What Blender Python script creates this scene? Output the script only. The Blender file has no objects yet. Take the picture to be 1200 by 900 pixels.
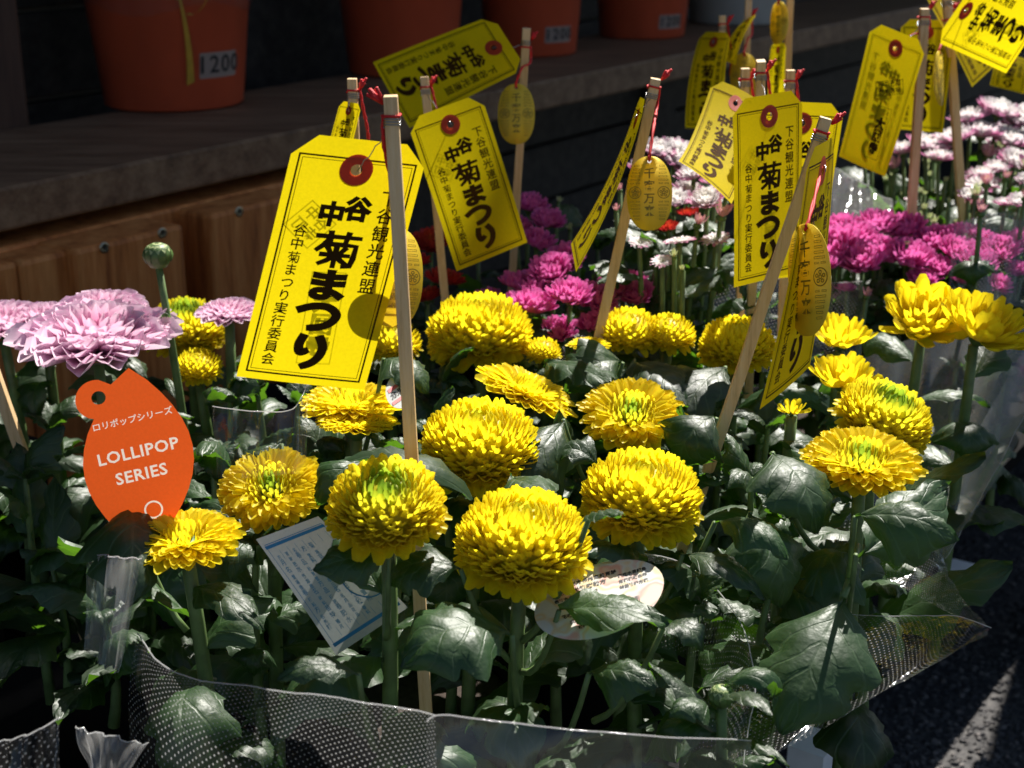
import bpy, bmesh, math, random
from mathutils import Vector, Matrix, Quaternion
PI = math.pi
R_ = math.radians
SC = bpy.context.scene
COL = SC.collection
rnd = random.Random(11)

# ------------------------------------------------------------------ camera
CAM_H, PITCH, FPX = 0.72, R_(19), 1742.0
cd = bpy.data.cameras.new('camera')
cam = bpy.data.objects.new('camera', cd); COL.objects.link(cam)
cam.location = (0, 0, CAM_H); cam.rotation_euler = (PI/2 - PITCH, 0, 0)
cd.sensor_width = 36; cd.lens = 36*FPX/1200
cd.clip_start = 0.02; cd.clip_end = 500
cd.dof.use_dof = True; cd.dof.focus_distance = 0.66; cd.dof.aperture_fstop = 17
SC.camera = cam

# ------------------------------------------------------------------ sky, sun, exposure
SUN_AZ, SUN_EL = R_(25), R_(52)          # azimuth clockwise from +Y
w = bpy.data.worlds.new('World'); SC.world = w; w.use_nodes = True
nt = w.node_tree
bg = nt.nodes['Background']
sky = nt.nodes.new('ShaderNodeTexSky'); sky.sky_type = 'NISHITA'; sky.sun_disc = False
sky.sun_elevation = SUN_EL; sky.sun_rotation = SUN_AZ
nt.links.new(sky.outputs[0], bg.inputs[0]); bg.inputs[1].default_value = 0.05
sl = bpy.data.lights.new('sun', 'SUN'); sl.energy = 5.0; sl.angle = R_(0.5); sl.color = (1, .955, .88)
sun = bpy.data.objects.new('sun', sl); COL.objects.link(sun)
sdir = Vector((math.sin(SUN_AZ)*math.cos(SUN_EL), math.cos(SUN_AZ)*math.cos(SUN_EL), math.sin(SUN_EL)))
sun.rotation_euler = (-sdir).to_track_quat('-Z', 'Y').to_euler(); sun.location = sdir*5
SC.view_settings.view_transform = 'Standard'; SC.view_settings.look = 'None'
SC.view_settings.exposure = 1.05; SC.view_settings.gamma = 1
SC.render.engine = 'CYCLES'
SC.cycles.transparent_max_bounces = 24; SC.cycles.max_bounces = 8
SC.cycles.use_denoising = True

# ------------------------------------------------------------------ geometry of the place
CAM = Vector((0, 0, CAM_H)); FW = Vector((0, math.cos(PITCH), -math.sin(PITCH))); UP = Vector((0, math.sin(PITCH), math.cos(PITCH)))
RT = Vector((1, 0, 0))
def at(px, py, d):                       # measured picture point at distance d -> place in metres
    return CAM + d*(FW + RT*((px-600)/FPX) - UP*((py-450)/FPX))
def at_z(px, py, z):
    den = math.sin(PITCH) + (py-450)/FPX*math.cos(PITCH)
    return at(px, py, (CAM_H-z)/den)
E0 = Vector((-.401, 1.151, 0)); DR = Vector((.569, .822, 0)).normalized(); NR = Vector((DR.y, -DR.x, 0))
def S(t, p, z): return E0 + DR*t + NR*p + Vector((0, 0, z))     # along the shelf, out from it, up
def t_at(px, py, p):                     # shelf coordinate t, z where a sight line meets the upright plane p
    r = at(px, py, 1) - CAM
    k = ((E0 + NR*p - CAM).dot(NR))/r.dot(NR)
    q = CAM + r*k
    return (q-E0).dot(DR), q.z

# ------------------------------------------------------------------ materials
def mat(name):
    m = bpy.data.materials.new(name); m.use_nodes = True
    n = m.node_tree; b = n.nodes['Principled BSDF']
    return m, n, b
def N(n, t, **kw):
    x = n.nodes.new(t)
    for k, v in kw.items():
        if k.startswith('i_'): x.inputs[k[2:]].default_value = v
        else: setattr(x, k, v)
    return x
def ramp(n, fac, stops):
    r = n.nodes.new('ShaderNodeValToRGB'); e = r.color_ramp.elements
    e[0].position = stops[0][0]; e[0].color = (*stops[0][1], 1)
    e[1].position = stops[-1][0]; e[1].color = (*stops[-1][1], 1)
    for p, c in stops[1:-1]:
        k = e.new(p); k.color = (*c, 1)
    n.links.new(fac, r.inputs[0]); return r.outputs[0]
def noise(n, scale, detail=4, coord='Object', stretch=None, rough=.5):
    tc = n.nodes.new('ShaderNodeTexCoord'); o = tc.outputs[coord]
    if stretch:
        mp = n.nodes.new('ShaderNodeMapping'); mp.inputs['Scale'].default_value = stretch
        n.links.new(o, mp.inputs[0]); o = mp.outputs[0]
    t = n.nodes.new('ShaderNodeTexNoise'); t.inputs['Scale'].default_value = scale
    t.inputs['Detail'].default_value = detail; t.inputs['Roughness'].default_value = rough
    n.links.new(o, t.inputs['Vector']); return t.outputs[0]
def bump(n, b, h, strength=.3, dist=.001):
    x = n.nodes.new('ShaderNodeBump'); x.inputs['Strength'].default_value = strength; x.inputs['Distance'].default_value = dist
    n.links.new(h, x.inputs['Height']); n.links.new(x.outputs[0], b.inputs['Normal']); return x.outputs[0]
def simple(name, col, rough=.6, metal=0, spec=.5, var=0, vscale=40, bmp=0):
    m, n, b = mat(name)
    b.inputs['Roughness'].default_value = rough; b.inputs['Metallic'].default_value = metal
    b.inputs['Specular IOR Level'].default_value = spec; b.inputs['Base Color'].default_value = (*col, 1)
    if var:
        f = noise(n, vscale)
        c = ramp(n, f, [(.3, tuple(x*(1-var) for x in col)), (.7, tuple(min(1, x*(1+var)) for x in col))])
        n.links.new(c, b.inputs['Base Color'])
        if bmp: bump(n, b, f, bmp, .001)
    return m
def thin(m, n, b, colsock, fac, tcol=None):
    """mix the principled surface with light coming through from the far side"""
    tr = n.nodes.new('ShaderNodeBsdfTranslucent'); mx = n.nodes.new('ShaderNodeMixShader'); mx.inputs[0].default_value = fac
    if tcol is None: n.links.new(colsock, tr.inputs[0])
    elif isinstance(tcol, tuple): tr.inputs[0].default_value = (*tcol, 1)
    else: n.links.new(tcol, tr.inputs[0])
    out = [x for x in n.nodes if x.type == 'OUTPUT_MATERIAL'][0]
    n.links.new(b.outputs[0], mx.inputs[1]); n.links.new(tr.outputs[0], mx.inputs[2]); n.links.new(mx.outputs[0], out.inputs[0])
    return mx, out
def petal_mat(name, stops_age, tipmix=None, fac=.60, rough=.42, spec=.35):
    """uv.x runs along the petal, uv.y from the centre of the head outwards"""
    m, n, b = mat(name)
    uv = N(n, 'ShaderNodeUVMap'); sp = N(n, 'ShaderNodeSeparateXYZ'); n.links.new(uv.outputs[0], sp.inputs[0])
    c = ramp(n, sp.outputs[1], stops_age)
    if tipmix:
        mx = N(n, 'ShaderNodeMix', data_type='RGBA'); 
        f = ramp(n, sp.outputs[0], [(tipmix[0], (0, 0, 0)), (tipmix[1], (1, 1, 1))])
        n.links.new(f, mx.inputs[0]); n.links.new(c, mx.inputs[6]); mx.inputs[7].default_value = (*tipmix[2], 1); c = mx.outputs[2]
    f2 = noise(n, 260, 2)
    mv = N(n, 'ShaderNodeMix', data_type='RGBA', blend_type='MULTIPLY'); mv.inputs[0].default_value = 1
    n.links.new(c, mv.inputs[6]); n.links.new(ramp(n, f2, [(.3, (.93, .92, .9)), (.7, (1, 1, 1))]), mv.inputs[7]); c = mv.outputs[2]
    n.links.new(c, b.inputs['Base Color']); b.inputs['Roughness'].default_value = rough; b.inputs['Specular IOR Level'].default_value = spec
    b.inputs['Sheen Weight'].default_value = .05
    thin(m, n, b, c, fac)
    return m
M = {}
M['yellow'] = petal_mat('yellow_petal', [(0, (.50, .60, .03)), (.07, (.78, .74, .03)), (.16, (.93, .81, .022)), (1, (.93, .77, .014))])
M['yellow_green'] = petal_mat('yellow_petal_green_centre', [(0, (.20, .36, .03)), (.18, (.34, .47, .03)), (.34, (.88, .78, .03)), (1, (.93, .75, .014))])
M['yellow_clear'] = petal_mat('clear_yellow_petal', [(0, (.85, .68, .02)), (1, (.93, .78, .014))])
M['pink'] = petal_mat('pink_petal', [(0, (.78, .25, .46)), (.25, (.82, .42, .62)), (1, (.86, .52, .71))], (.5, 1, (.93, .76, .86)), fac=.35)
M['magenta'] = petal_mat('magenta_petal', [(0, (.45, .01, .16)), (.4, (.72, .03, .34)), (1, (.78, .09, .45))], (.5, 1, (.82, .22, .55)), fac=.35)
M['white'] = petal_mat('white_pink_petal', [(0, (.75, .72, .45)), (.3, (.86, .84, .82)), (.8, (.85, .80, .82)), (1, (.72, .2, .45))], fac=.35)
M['red'] = petal_mat('red_petal', [(0, (.75, .35, .05)), (.3, (.6, .08, .03)), (1, (.55, .02, .03))], fac=.3)
M['bud'] = petal_mat('bud_petal', [(0, (.35, .45, .12)), (1, (.70, .74, .45))], fac=.2)
M['budpink'] = petal_mat('pink_bud_petal', [(0, (.8, .72, .5)), (1, (.72, .3, .42))], fac=.2)

def leaf_mat():
    m, n, b = mat('leaf')
    f = noise(n, 60, 5, 'Object')
    g = N(n, 'ShaderNodeObjectInfo')
    c = ramp(n, f, [(.3, (.008, .026, .005)), (.55, (.013, .038, .008)), (.8, (.024, .058, .013))])
    hs = N(n, 'ShaderNodeHueSaturation'); n.links.new(c, hs.inputs['Color'])
    mr = N(n, 'ShaderNodeMapRange'); mr.inputs[3].default_value = .7; mr.inputs[4].default_value = 1.5
    n.links.new(g.outputs['Random'], mr.inputs[0]); n.links.new(mr.outputs[0], hs.inputs['Value'])
    # paler veins drawn by position on the blade
    uv = N(n, 'ShaderNodeUVMap'); sp = N(n, 'ShaderNodeSeparateXYZ'); n.links.new(uv.outputs[0], sp.inputs[0])
    ab = N(n, 'ShaderNodeMath', operation='ABSOLUTE'); n.links.new(sp.outputs[0], ab.inputs[0])
    sk = N(n, 'ShaderNodeMath', operation='MULTIPLY_ADD'); sk.inputs[1].default_value = -.35; n.links.new(ab.outputs[0], sk.inputs[0]); n.links.new(sp.outputs[1], sk.inputs[2])
    ml = N(n, 'ShaderNodeMath', operation='MULTIPLY'); ml.inputs[1].default_value = 5.2*2*PI; n.links.new(sk.outputs[0], ml.inputs[0])
    cs = N(n, 'ShaderNodeMath', operation='COSINE'); n.links.new(ml.outputs[0], cs.inputs[0])
    side = ramp(n, cs.outputs[0], [(.86, (0, 0, 0)), (.99, (1, 1, 1))])
    mid = ramp(n, ab.outputs[0], [(.0, (1, 1, 1)), (.07, (0, 0, 0))])
    mxv = N(n, 'ShaderNodeMix', data_type='RGBA', blend_type='LIGHTEN'); mxv.inputs[0].default_value = 1
    n.links.new(side, mxv.inputs[6]); n.links.new(mid, mxv.inputs[7])
    vm = N(n, 'ShaderNodeMath', operation='MULTIPLY'); vm.inputs[1].default_value = .5; n.links.new(mxv.outputs[2], vm.inputs[0])
    mc = N(n, 'ShaderNodeMix', data_type='RGBA'); n.links.new(vm.outputs[0], mc.inputs[0]); n.links.new(hs.outputs[0], mc.inputs[6]); mc.inputs[7].default_value = (.055, .095, .04, 1)
    geo = N(n, 'ShaderNodeNewGeometry')
    mb = N(n, 'ShaderNodeMix', data_type='RGBA'); n.links.new(geo.outputs['Backfacing'], mb.inputs[0]); n.links.new(mc.outputs[2], mb.inputs[6]); mb.inputs[7].default_value = (.035, .06, .028, 1)
    n.links.new(mb.outputs[2], b.inputs['Base Color'])
    rr = N(n, 'ShaderNodeMapRange'); rr.inputs[3].default_value = .38; rr.inputs[4].default_value = .60; n.links.new(noise(n, 25, 3), rr.inputs[0])
    n.links.new(rr.outputs[0], b.inputs['Roughness']); b.inputs['Specular IOR Level'].default_value = .6
    b.inputs['Sheen Weight'].default_value = .0; b.inputs['Sheen Roughness'].default_value = .5
    hsum = N(n, 'ShaderNodeMath', operation='MULTIPLY_ADD'); hsum.inputs[1].default_value = -.8
    n.links.new(vm.outputs[0], hsum.inputs[0]); n.links.new(noise(n, 240, 2), hsum.inputs[2])
    bump(n, b, hsum.outputs[0], .45, .0009)
    thin(m, n, b, None, .22, (.17, .42, .02))
    return m
M['leaf'] = leaf_mat()
M['stem'] = simple('green_stem', (.10, .16, .05), .5, var=.3, vscale=120)
M['calyx'] = simple('green_calyx', (.07, .13, .03), .5, var=.3, vscale=200)

def wood(name, cols, rough=.6, stretch=(30, 30, 2), sc=3, bs=.4, spec=.3):
    m, n, b = mat(name)
    f = noise(n, sc, 8, 'Object', stretch, .65)
    f2 = noise(n, sc*6, 4, 'Object', stretch, .6)
    mx = N(n, 'ShaderNodeMath', operation='MULTIPLY_ADD'); mx.inputs[1].default_value = .35; n.links.new(f2, mx.inputs[0]); n.links.new(f, mx.inputs[2])
    c = ramp(n, mx.outputs[0], [(.45, cols[0]), (.62, cols[1]), (.85, cols[2])])
    n.links.new(c, b.inputs['Base Color']); b.inputs['Roughness'].default_value = rough; b.inputs['Specular IOR Level'].default_value = spec
    bump(n, b, mx.outputs[0], bs, .001)
    return m
M['stake'] = wood('pale_bamboo', [(.52, .32, .14), (.70, .48, .25), (.76, .56, .33)], .5, (90, 90, 6), 4, .2)
M['shelf'] = wood('weathered_shelf', [(.085, .044, .023), (.155, .085, .046), (.24, .145, .082)], .6, (3, 25, 25), 2.5, .5)
M['timber'] = wood('brown_timber', [(.24, .065, .016), (.50, .165, .04), (.68, .28, .085)], .55, (22, 22, 2), 3, .4)
M['darkwood'] = wood('dark_cladding', [(.018, .015, .013), (.034, .029, .025), (.06, .05, .043)], .7, (2, 20, 20), 3, .5)
M['post'] = wood('reddish_post', [(.03, .014, .01), (.06, .028, .018), (.09, .045, .028)], .6, (22, 22, 1.6), 3, .4)

def paper_mat(name, col, fac=.5, rough=.5, spec=.35):
    m, n, b = mat(name)
    f = noise(n, 900, 3)
    c = ramp(n, f, [(.35, tuple(x*.94 for x in col)), (.65, col)])
    n.links.new(c, b.inputs['Base Color']); b.inputs['Roughness'].default_value = rough; b.inputs['Specular IOR Level'].default_value = spec
    bump(n, b, f, .08, .0005)
    thin(m, n, b, c, fac)
    return m
M['tag'] = paper_mat('yellow_paper', (.95, .76, .006), .66, .65, .12)
M['ink'] = simple('brown_ink', (.045, .020, .004), .8, spec=.05)
def stamp_mat():
    m, n, b = mat('faint_stamp_ink'); b.inputs['Base Color'].default_value = (.03, .02, .01, 1); b.inputs['Roughness'].default_value = .7
    tr = N(n, 'ShaderNodeBsdfTransparent'); mx = N(n, 'ShaderNodeMixShader')
    mr = N(n, 'ShaderNodeMapRange'); mr.inputs[3].default_value = .35; mr.inputs[4].default_value = 1.0; n.links.new(noise(n, 300, 3), mr.inputs[0])
    n.links.new(mr.outputs[0], mx.inputs[0]); out = n.nodes['Material Output']
    n.links.new(tr.outputs[0], mx.inputs[1]); n.links.new(b.outputs[0], mx.inputs[2]); n.links.new(mx.outputs[0], out.inputs[0])
    return m
M['stamp'] = stamp_mat()
M['washer'] = paper_mat('red_washer', (.55, .07, .025), .45)
M['wire'] = simple('steel_wire', (.35, .35, .36), .3, 1)
M['cord'] = simple('red_cord', (.62, .008, .012), .6, var=.25, vscale=600)
def gold_mat():
    m, n, b = mat('gold_foil')
    b.inputs['Base Color'].default_value = (.88, .68, .06, 1); b.inputs['Metallic'].default_value = .2; b.inputs['Roughness'].default_value = .38
    bump(n, b, noise(n, 500, 3), .15, .0005)
    thin(m, n, b, None, .36, (.85, .62, .02))
    return m
M['gold'] = gold_mat()
M['goldline'] = simple('gold_relief', (.26, .18, .015), .5, .2)
def plastic(name, dots, haze=.012, dens=1950.):
    m, n, b = mat(name)
    b.inputs['Base Color'].default_value = (.8, .8, .8, 1); b.inputs['Roughness'].default_value = .22
    tr = N(n, 'ShaderNodeBsdfTransparent'); tr.inputs[0].default_value = (.97, .97, .97, 1)
    gl = N(n, 'ShaderNodeBsdfGlossy'); gl.inputs['Roughness'].default_value = .08
    lw0 = N(n, 'ShaderNodeLayerWeight'); lw0.inputs[0].default_value = .35; lw = N(n, 'ShaderNodeMapRange'); lw.inputs[3].default_value = .05; lw.inputs[4].default_value = .55; pw = N(n, 'ShaderNodeMath', operation='POWER'); pw.inputs[1].default_value = 2.5; n.links.new(lw0.outputs['Facing'], pw.inputs[0]); n.links.new(pw.outputs[0], lw.inputs[0])
    bm = N(n, 'ShaderNodeBump'); bm.inputs['Strength'].default_value = .9; bm.inputs['Distance'].default_value = .003
    n.links.new(noise(n, 38, 4, 'Object', (1, 1, .35)), bm.inputs['Height'])
    n.links.new(bm.outputs[0], gl.inputs['Normal']); n.links.new(bm.outputs[0], lw0.inputs['Normal'])
    mx = N(n, 'ShaderNodeMixShader'); n.links.new(lw.outputs[0], mx.inputs[0]); n.links.new(tr.outputs[0], mx.inputs[1]); n.links.new(gl.outputs[0], mx.inputs[2])
    # thin milky film plus printed white dots
    df = N(n, 'ShaderNodeBsdfDiffuse'); df.inputs[0].default_value = (.8, .8, .8, 1); tl = N(n, 'ShaderNodeBsdfTranslucent'); tl.inputs[0].default_value = (.8, .8, .8, 1)
    dm = N(n, 'ShaderNodeMixShader'); dm.inputs[0].default_value = .5; n.links.new(df.outputs[0], dm.inputs[1]); n.links.new(tl.outputs[0], dm.inputs[2])
    mz = N(n, 'ShaderNodeMixShader'); n.links.new(mx.outputs[0], mz.inputs[1]); n.links.new(dm.outputs[0], mz.inputs[2])
    if dots:
        uv = N(n, 'ShaderNodeUVMap'); sp = N(n, 'ShaderNodeSeparateXYZ'); n.links.new(uv.outputs[0], sp.inputs[0])
        s = []
        for k in (0, 1):
            a = N(n, 'ShaderNodeMath', operation='MULTIPLY'); a.inputs[1].default_value = dens; n.links.new(sp.outputs[k], a.inputs[0])
            c = N(n, 'ShaderNodeMath', operation='SINE'); n.links.new(a.outputs[0], c.inputs[0]); s.append(c)
        p = N(n, 'ShaderNodeMath', operation='MULTIPLY'); n.links.new(s[0].outputs[0], p.inputs[0]); n.links.new(s[1].outputs[0], p.inputs[1])
        g = N(n, 'ShaderNodeMapRange'); g.inputs[1].default_value = .58; g.inputs[2].default_value = .85; g.inputs[3].default_value = haze; g.inputs[4].default_value = .34
        n.links.new(p.outputs[0], g.inputs[0]); n.links.new(g.outputs[0], mz.inputs[0])
    else: mz.inputs[0].default_value = haze
    n.links.new(mz.outputs[0], n.nodes['Material Output'].inputs[0])
    return m
M['film_dots'] = plastic('dotted_clear_film', True)
M['film'] = plastic('clear_film', False, .03)
M['film_milky'] = plastic('crinkled_milky_film', False, .2)
M['film_edge'] = plastic('film_fold', False, .4)
def pot_mat(name, col):
    m, n, b = mat(name); f = noise(n, 18, 4, 'Object', (1, 1, .5))
    c = ramp(n, f, [(.3, tuple(x*.75 for x in col)), (.7, col)]); n.links.new(c, b.inputs['Base Color'])
    b.inputs['Roughness'].default_value = .36; b.inputs['Specular IOR Level'].default_value = .5
    return m
M['pot'] = pot_mat('brick_red_plastic', (.62, .10, .042)); M['potwhite'] = pot_mat('off_white_plastic', (.6, .6, .58))
M['potgreen'] = pot_mat('pale_green_plastic', (.35, .5, .25)); M['potblack'] = simple('black_plastic', (.008, .008, .008), .9, spec=.1)
M['soil'] = simple('soil', (.03, .02, .014), .95, var=.5, vscale=300, bmp=.8)
M['pricelabel'] = paper_mat('matt_price_tape', (.36, .27, .23), .2)
M['blackink'] = simple('black_ink', (.01, .01, .012), .5)
M['orange'] = paper_mat('orange_plastic_label', (.82, .11, .012), .42, .35, .5)
M['lettering'] = paper_mat('pale_lettering', (.90, .80, .72), .45)
M['card'] = paper_mat('white_card', (.60, .62, .60), .22)
M['blueink'] = simple('blue_ink', (.03, .22, .45), .6); M['blueline'] = simple('thin_blue_ink', (.16, .34, .48), .6)
M['white_metal'] = simple('white_painted_steel', (.7, .7, .72), .4, var=.1)
M['screw'] = simple('zinc_screw', (.5, .45, .33), .35, 1)
M['plaster'] = simple('grey_render', (.16, .15, .14), .9, var=.2, vscale=8)
M['shade_awning'] = simple('green_canvas', (.06, .1, .07), .8, var=.15, vscale=8)
def ground_mat():
    m, n, b = mat('asphalt')
    tc = N(n, 'ShaderNodeTexCoord'); v = N(n, 'ShaderNodeTexVoronoi'); v.inputs['Scale'].default_value = 230; n.links.new(tc.outputs['Object'], v.inputs['Vector'])
    c = ramp(n, v.outputs['Color'], [(.1, (.018, .017, .018)), (.6, (.045, .043, .044)), (1, (.10, .095, .09))])
    mx = N(n, 'ShaderNodeMix', data_type='RGBA', blend_type='MULTIPLY'); mx.inputs[0].default_value = 1
    n.links.new(c, mx.inputs[6]); n.links.new(ramp(n, noise(n, 3, 6), [(.3, (.65, .65, .65)), (.7, (1.15, 1.12, 1.1))]), mx.inputs[7])
    n.links.new(mx.outputs[2], b.inputs['Base Color']); b.inputs['Roughness'].default_value = .85
    bump(n, b, v.outputs['Distance'], -.9, .004)
    return m
M['ground'] = ground_mat()
M['stone'] = None
def stone_mat():
    m, n, b = mat('asphalt_stone'); g = N(n, 'ShaderNodeNewGeometry')
    n.links.new(ramp(n, g.outputs['Random Per Island'], [(0, (.025, .024, .025)), (.7, (.07, .065, .066)), (1, (.17, .15, .14))]), b.inputs['Base Color']); b.inputs['Roughness'].default_value = .8
    return m
M['stone'] = stone_mat()

# ------------------------------------------------------------------ mesh helpers
class MB:
    def __init__(s): s.v = []; s.f = []; s.uv = []; s.mi = []; s.cur = 0
    def face(s, ids, uvs=None):
        s.f.append(tuple(ids)); s.uv.append(uvs or [(0, 0)]*len(ids)); s.mi.append(s.cur)
    def grid(s, rows, uvrows=None, closed=False):
        b = len(s.v); nr, nc = len(rows), len(rows[0])
        for r in rows: s.v.extend([tuple(p) for p in r])
        for i in range(nr-1):
            for j in range(nc if closed else nc-1):
                k = (j+1) % nc
                ids = (b+i*nc+j, b+i*nc+k, b+(i+1)*nc+k, b+(i+1)*nc+j)
                u = [uvrows[i][j], uvrows[i][k], uvrows[i+1][k], uvrows[i+1][j]] if uvrows else None
                s.face(ids, u)
    def box(s, o, a, b_, c):
        """corner o and three edge vectors"""
        o, a, b_, c = map(Vector, (o, a, b_, c)); k = len(s.v)
        if a.cross(b_).dot(c) < 0: a, b_ = b_, a
        for z in (0, 1):
            for y in (0, 1):
                for x in (0, 1): s.v.append(tuple(o+a*x+b_*y+c*z))
        for q in ((0, 2, 3, 1), (4, 5, 7, 6), (0, 1, 5, 4), (2, 6, 7, 3), (0, 4, 6, 2), (1, 3, 7, 5)): s.face([k+i for i in q])
    def tube(s, pts, rad, n=6, cap=True):
        pts = [Vector(p) for p in pts]; rows = []
        if not isinstance(rad, (list, tuple)): rad = [rad]*len(pts)
        prev = None
        for i, p in enumerate(pts):
            d = (pts[min(i+1, len(pts)-1)]-pts[max(i-1, 0)]).normalized()
            if prev is None: a = d.orthogonal().normalized()
            else: a = (prev - d*prev.dot(d)).normalized()
            prev = a; b_ = d.cross(a)
            rows.append([p + (a*math.cos(q*2*PI/n)+b_*math.sin(q*2*PI/n))*rad[i] for q in range(n)])
        b0 = len(s.v); s.grid(rows, None, True)
        if cap: s.face(list(range(b0, b0+n))[::-1]); e = len(s.v)-n; s.face(list(range(e, e+n)))
    def lathe(s, prof, n=32, c=(0, 0, 0)):
        s.grid([[(c[0]+r*math.cos(2*PI*j/n), c[1]+r*math.sin(2*PI*j/n), c[2]+z) for j in range(n)] for r, z in prof], None, True)
    def mesh(s, name, m, smooth=True):
        me = bpy.data.meshes.new(name); me.from_pydata(s.v, [], s.f)
        ul = me.uv_layers.new(name='UVMap'); k = 0
        flat = [c for u in s.uv for p in u for c in p]
        ul.data.foreach_set('uv', flat)
        for x in (m if isinstance(m, list) else [m]): me.materials.append(x)
        me.polygons.foreach_set('use_smooth', [smooth]*len(s.f)); me.polygons.foreach_set('material_index', s.mi)
        me.update(); return me
    def build(s, name, m, parent=None, smooth=True):
        return link(name, s.mesh(name, m, smooth), parent)
def link(name, me, parent=None, mw=None):
    o = bpy.data.objects.new(name, me); COL.objects.link(o)
    if parent: o.parent = parent
    if mw is not None: o.matrix_local = mw
    return o
def thing(name, label, cat, loc, group=None):
    o = bpy.data.objects.new(name, None); COL.objects.link(o); o.location = loc; o.empty_display_size = .01
    o['label'] = label; o['category'] = cat
    if group: o['group'] = group
    return o
def tag(o, label=None, cat=None, group=None, kind=None):
    if label: o['label'] = label
    if cat: o['category'] = cat
    if group: o['group'] = group
    if kind: o['kind'] = kind
    return o
def bezier(a, b, c, n): return [a*(1-t)**2 + b*2*t*(1-t) + c*t*t for t in [i/n for i in range(n+1)]]
def text_polys(s, size, bold=0.0, align='CENTER', res=2, space=1.0, line=1.0):
    c = bpy.data.curves.new('t', 'FONT'); c.body = s; c.size = 1.0; c.resolution_u = res; c.offset = bold/size; c.align_x = align; c.align_y = 'CENTER'
    c.space_character = space; c.space_line = line
    o = bpy.data.objects.new('t', c); COL.objects.link(o)
    bpy.context.view_layer.update()
    me = bpy.data.meshes.new_from_object(o.evaluated_get(bpy.context.evaluated_depsgraph_get()))
    v = [(p.co.x*size, p.co.y*size) for p in me.vertices]; f = [tuple(p.vertices) for p in me.polygons]
    bpy.data.objects.remove(o); bpy.data.curves.remove(c); bpy.data.meshes.remove(me)
    return v, f
# ------------------------------------------------------------------ setting: ground, bench, wall, shelf
g = MB(); g.grid([[(-60, -60, 0), (60, -60, 0)], [(-60, 60, 0), (60, 60, 0)]]); tag(g.build('ground', M['ground'], smooth=False), kind='structure')
# loose chippings and coarse aggregate where the ground is in view
g = MB()
for i in range(9000):
    px, py = rnd.uniform(900, 1290), rnd.uniform(330, 990)
    q = at_z(px, py, 0)
    r = rnd.uniform(.0016, .0042)*(1.25 if rnd.random() < .1 else 1); k = len(g.v)
    a0 = rnd.random()*6; sq = rnd.uniform(.6, 1)
    ring = [(q.x+r*math.cos(a0+j*PI*2/5)*rnd.uniform(.7, 1.15), q.y+r*sq*math.sin(a0+j*PI*2/5)*rnd.uniform(.7, 1.15), -.0005) for j in range(5)]
    top = [(q.x+(x-q.x)*.62, q.y+(y-q.y)*.62, r*rnd.uniform(.35, .8)) for x, y, z in ring]
    g.v += ring+top
    for j in range(5): g.face((k+j, k+(j+1) % 5, k+5+(j+1) % 5, k+5+j))
    g.face([k+5+j for j in range(5)])
tag(g.build('asphalt_chippings', M['stone'], smooth=False), kind='stuff')

# building wall clad in dark boards behind the shelf, with unseen roof edge and canvas added above for shade
wall = thing('building_wall', 'dark board-clad building wall behind the shelf of pots', 'wall', S(0, -.36, 0))
def part_box(name, m, parent, t0, t1, p0, p1, z0, z1, smooth=False, bev=0):
    b = MB(); b.box(S(t0, p0, z0)-parent.location, DR*(t1-t0), NR*(p1-p0), Vector((0, 0, z1-z0)))
    o = b.build(name, m, parent, smooth)
    if bev:
        md = o.modifiers.new('bevel', 'BEVEL'); md.width = bev; md.segments = 2
    return o
part_box('wall_panel', M['plaster'], wall, -1.5, 9, -.55, -.375, 0, 3.2)
zz = .02
while zz < 1.3:
    part_box('cladding_board', M['darkwood'], wall, -1.5, 6, -.375, -.355+rnd.uniform(0, .003), zz, zz+.088, bev=.002); zz += .094
part_box('door_panel', M['darkwood'], wall, .62, 1.0, -.352, -.340, .1, 1.3)
part_box('upright', M['darkwood'], wall, 1.62, 1.70, -.352, -.325, 0, 1.3)
part_box('shade_eave', M['darkwood'], wall, -1.5, 9, -.375, -.06, 2.3, 2.4)  # unseen roof edge, its depth set by the shadow wanted below
aw = thing('shade_awning', 'unseen canvas added to shade the far part of the shelf', 'shade_awning', S(1.3, -.06, 2.3))  # unseen canvas, placed and cut for the shade it throws
b = MB(); b.grid([[S(t, p, z)-aw.location for t in (1.36, 8)] for p, z in ((-.062, 2.42), (.245, 2.29), (.247, 2.22))]); b.build('canvas', M['shade_awning'], aw, False)
st_ = thing('shade_canopy', 'unseen canvas roof added to shade the asphalt at the right', 'canopy', (2.2, 3.4, 0))  # added out of view to keep sun off the asphalt at the right
def cx_(y): return .352+(y-.94)*.4663
cb = MB(); k0 = [(cx_(1.86), 1.86), (cx_(1.86)+2.4, 1.86), (cx_(5.2)+2.4, 5.2), (cx_(5.2), 5.2)]
for z in (2.2, 2.24): cb.v += [(x-2.2, y-3.4, z) for x, y in k0]
cb.face((3, 2, 1, 0)); cb.face((4, 5, 6, 7))
for i in range(4): cb.face((i, (i+1) % 4, 4+(i+1) % 4, 4+i))
cb.build('canvas', M['shade_awning'], st_, False)
for x, y in k0:
    cb = MB(); cb.tube([(x-2.2, y-3.4, 0), (x-2.2, y-3.4, 2.2)], .02, 10); cb.build('pole', M['white_metal'], st_)
post = MB(); pa = thing('corner_post', 'reddish brown wooden post rising behind the left end of the shelf', 'post', S(.16, -.3, 0))
post.box(S(.05, -.315, 0)-pa.location, DR*.165, NR*.08, Vector((0, 0, 2.2))); o = post.build('post_timber', M['post'], pa, False); md = o.modifiers.new('bevel', 'BEVEL'); md.width = .004; md.segments = 2

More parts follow.
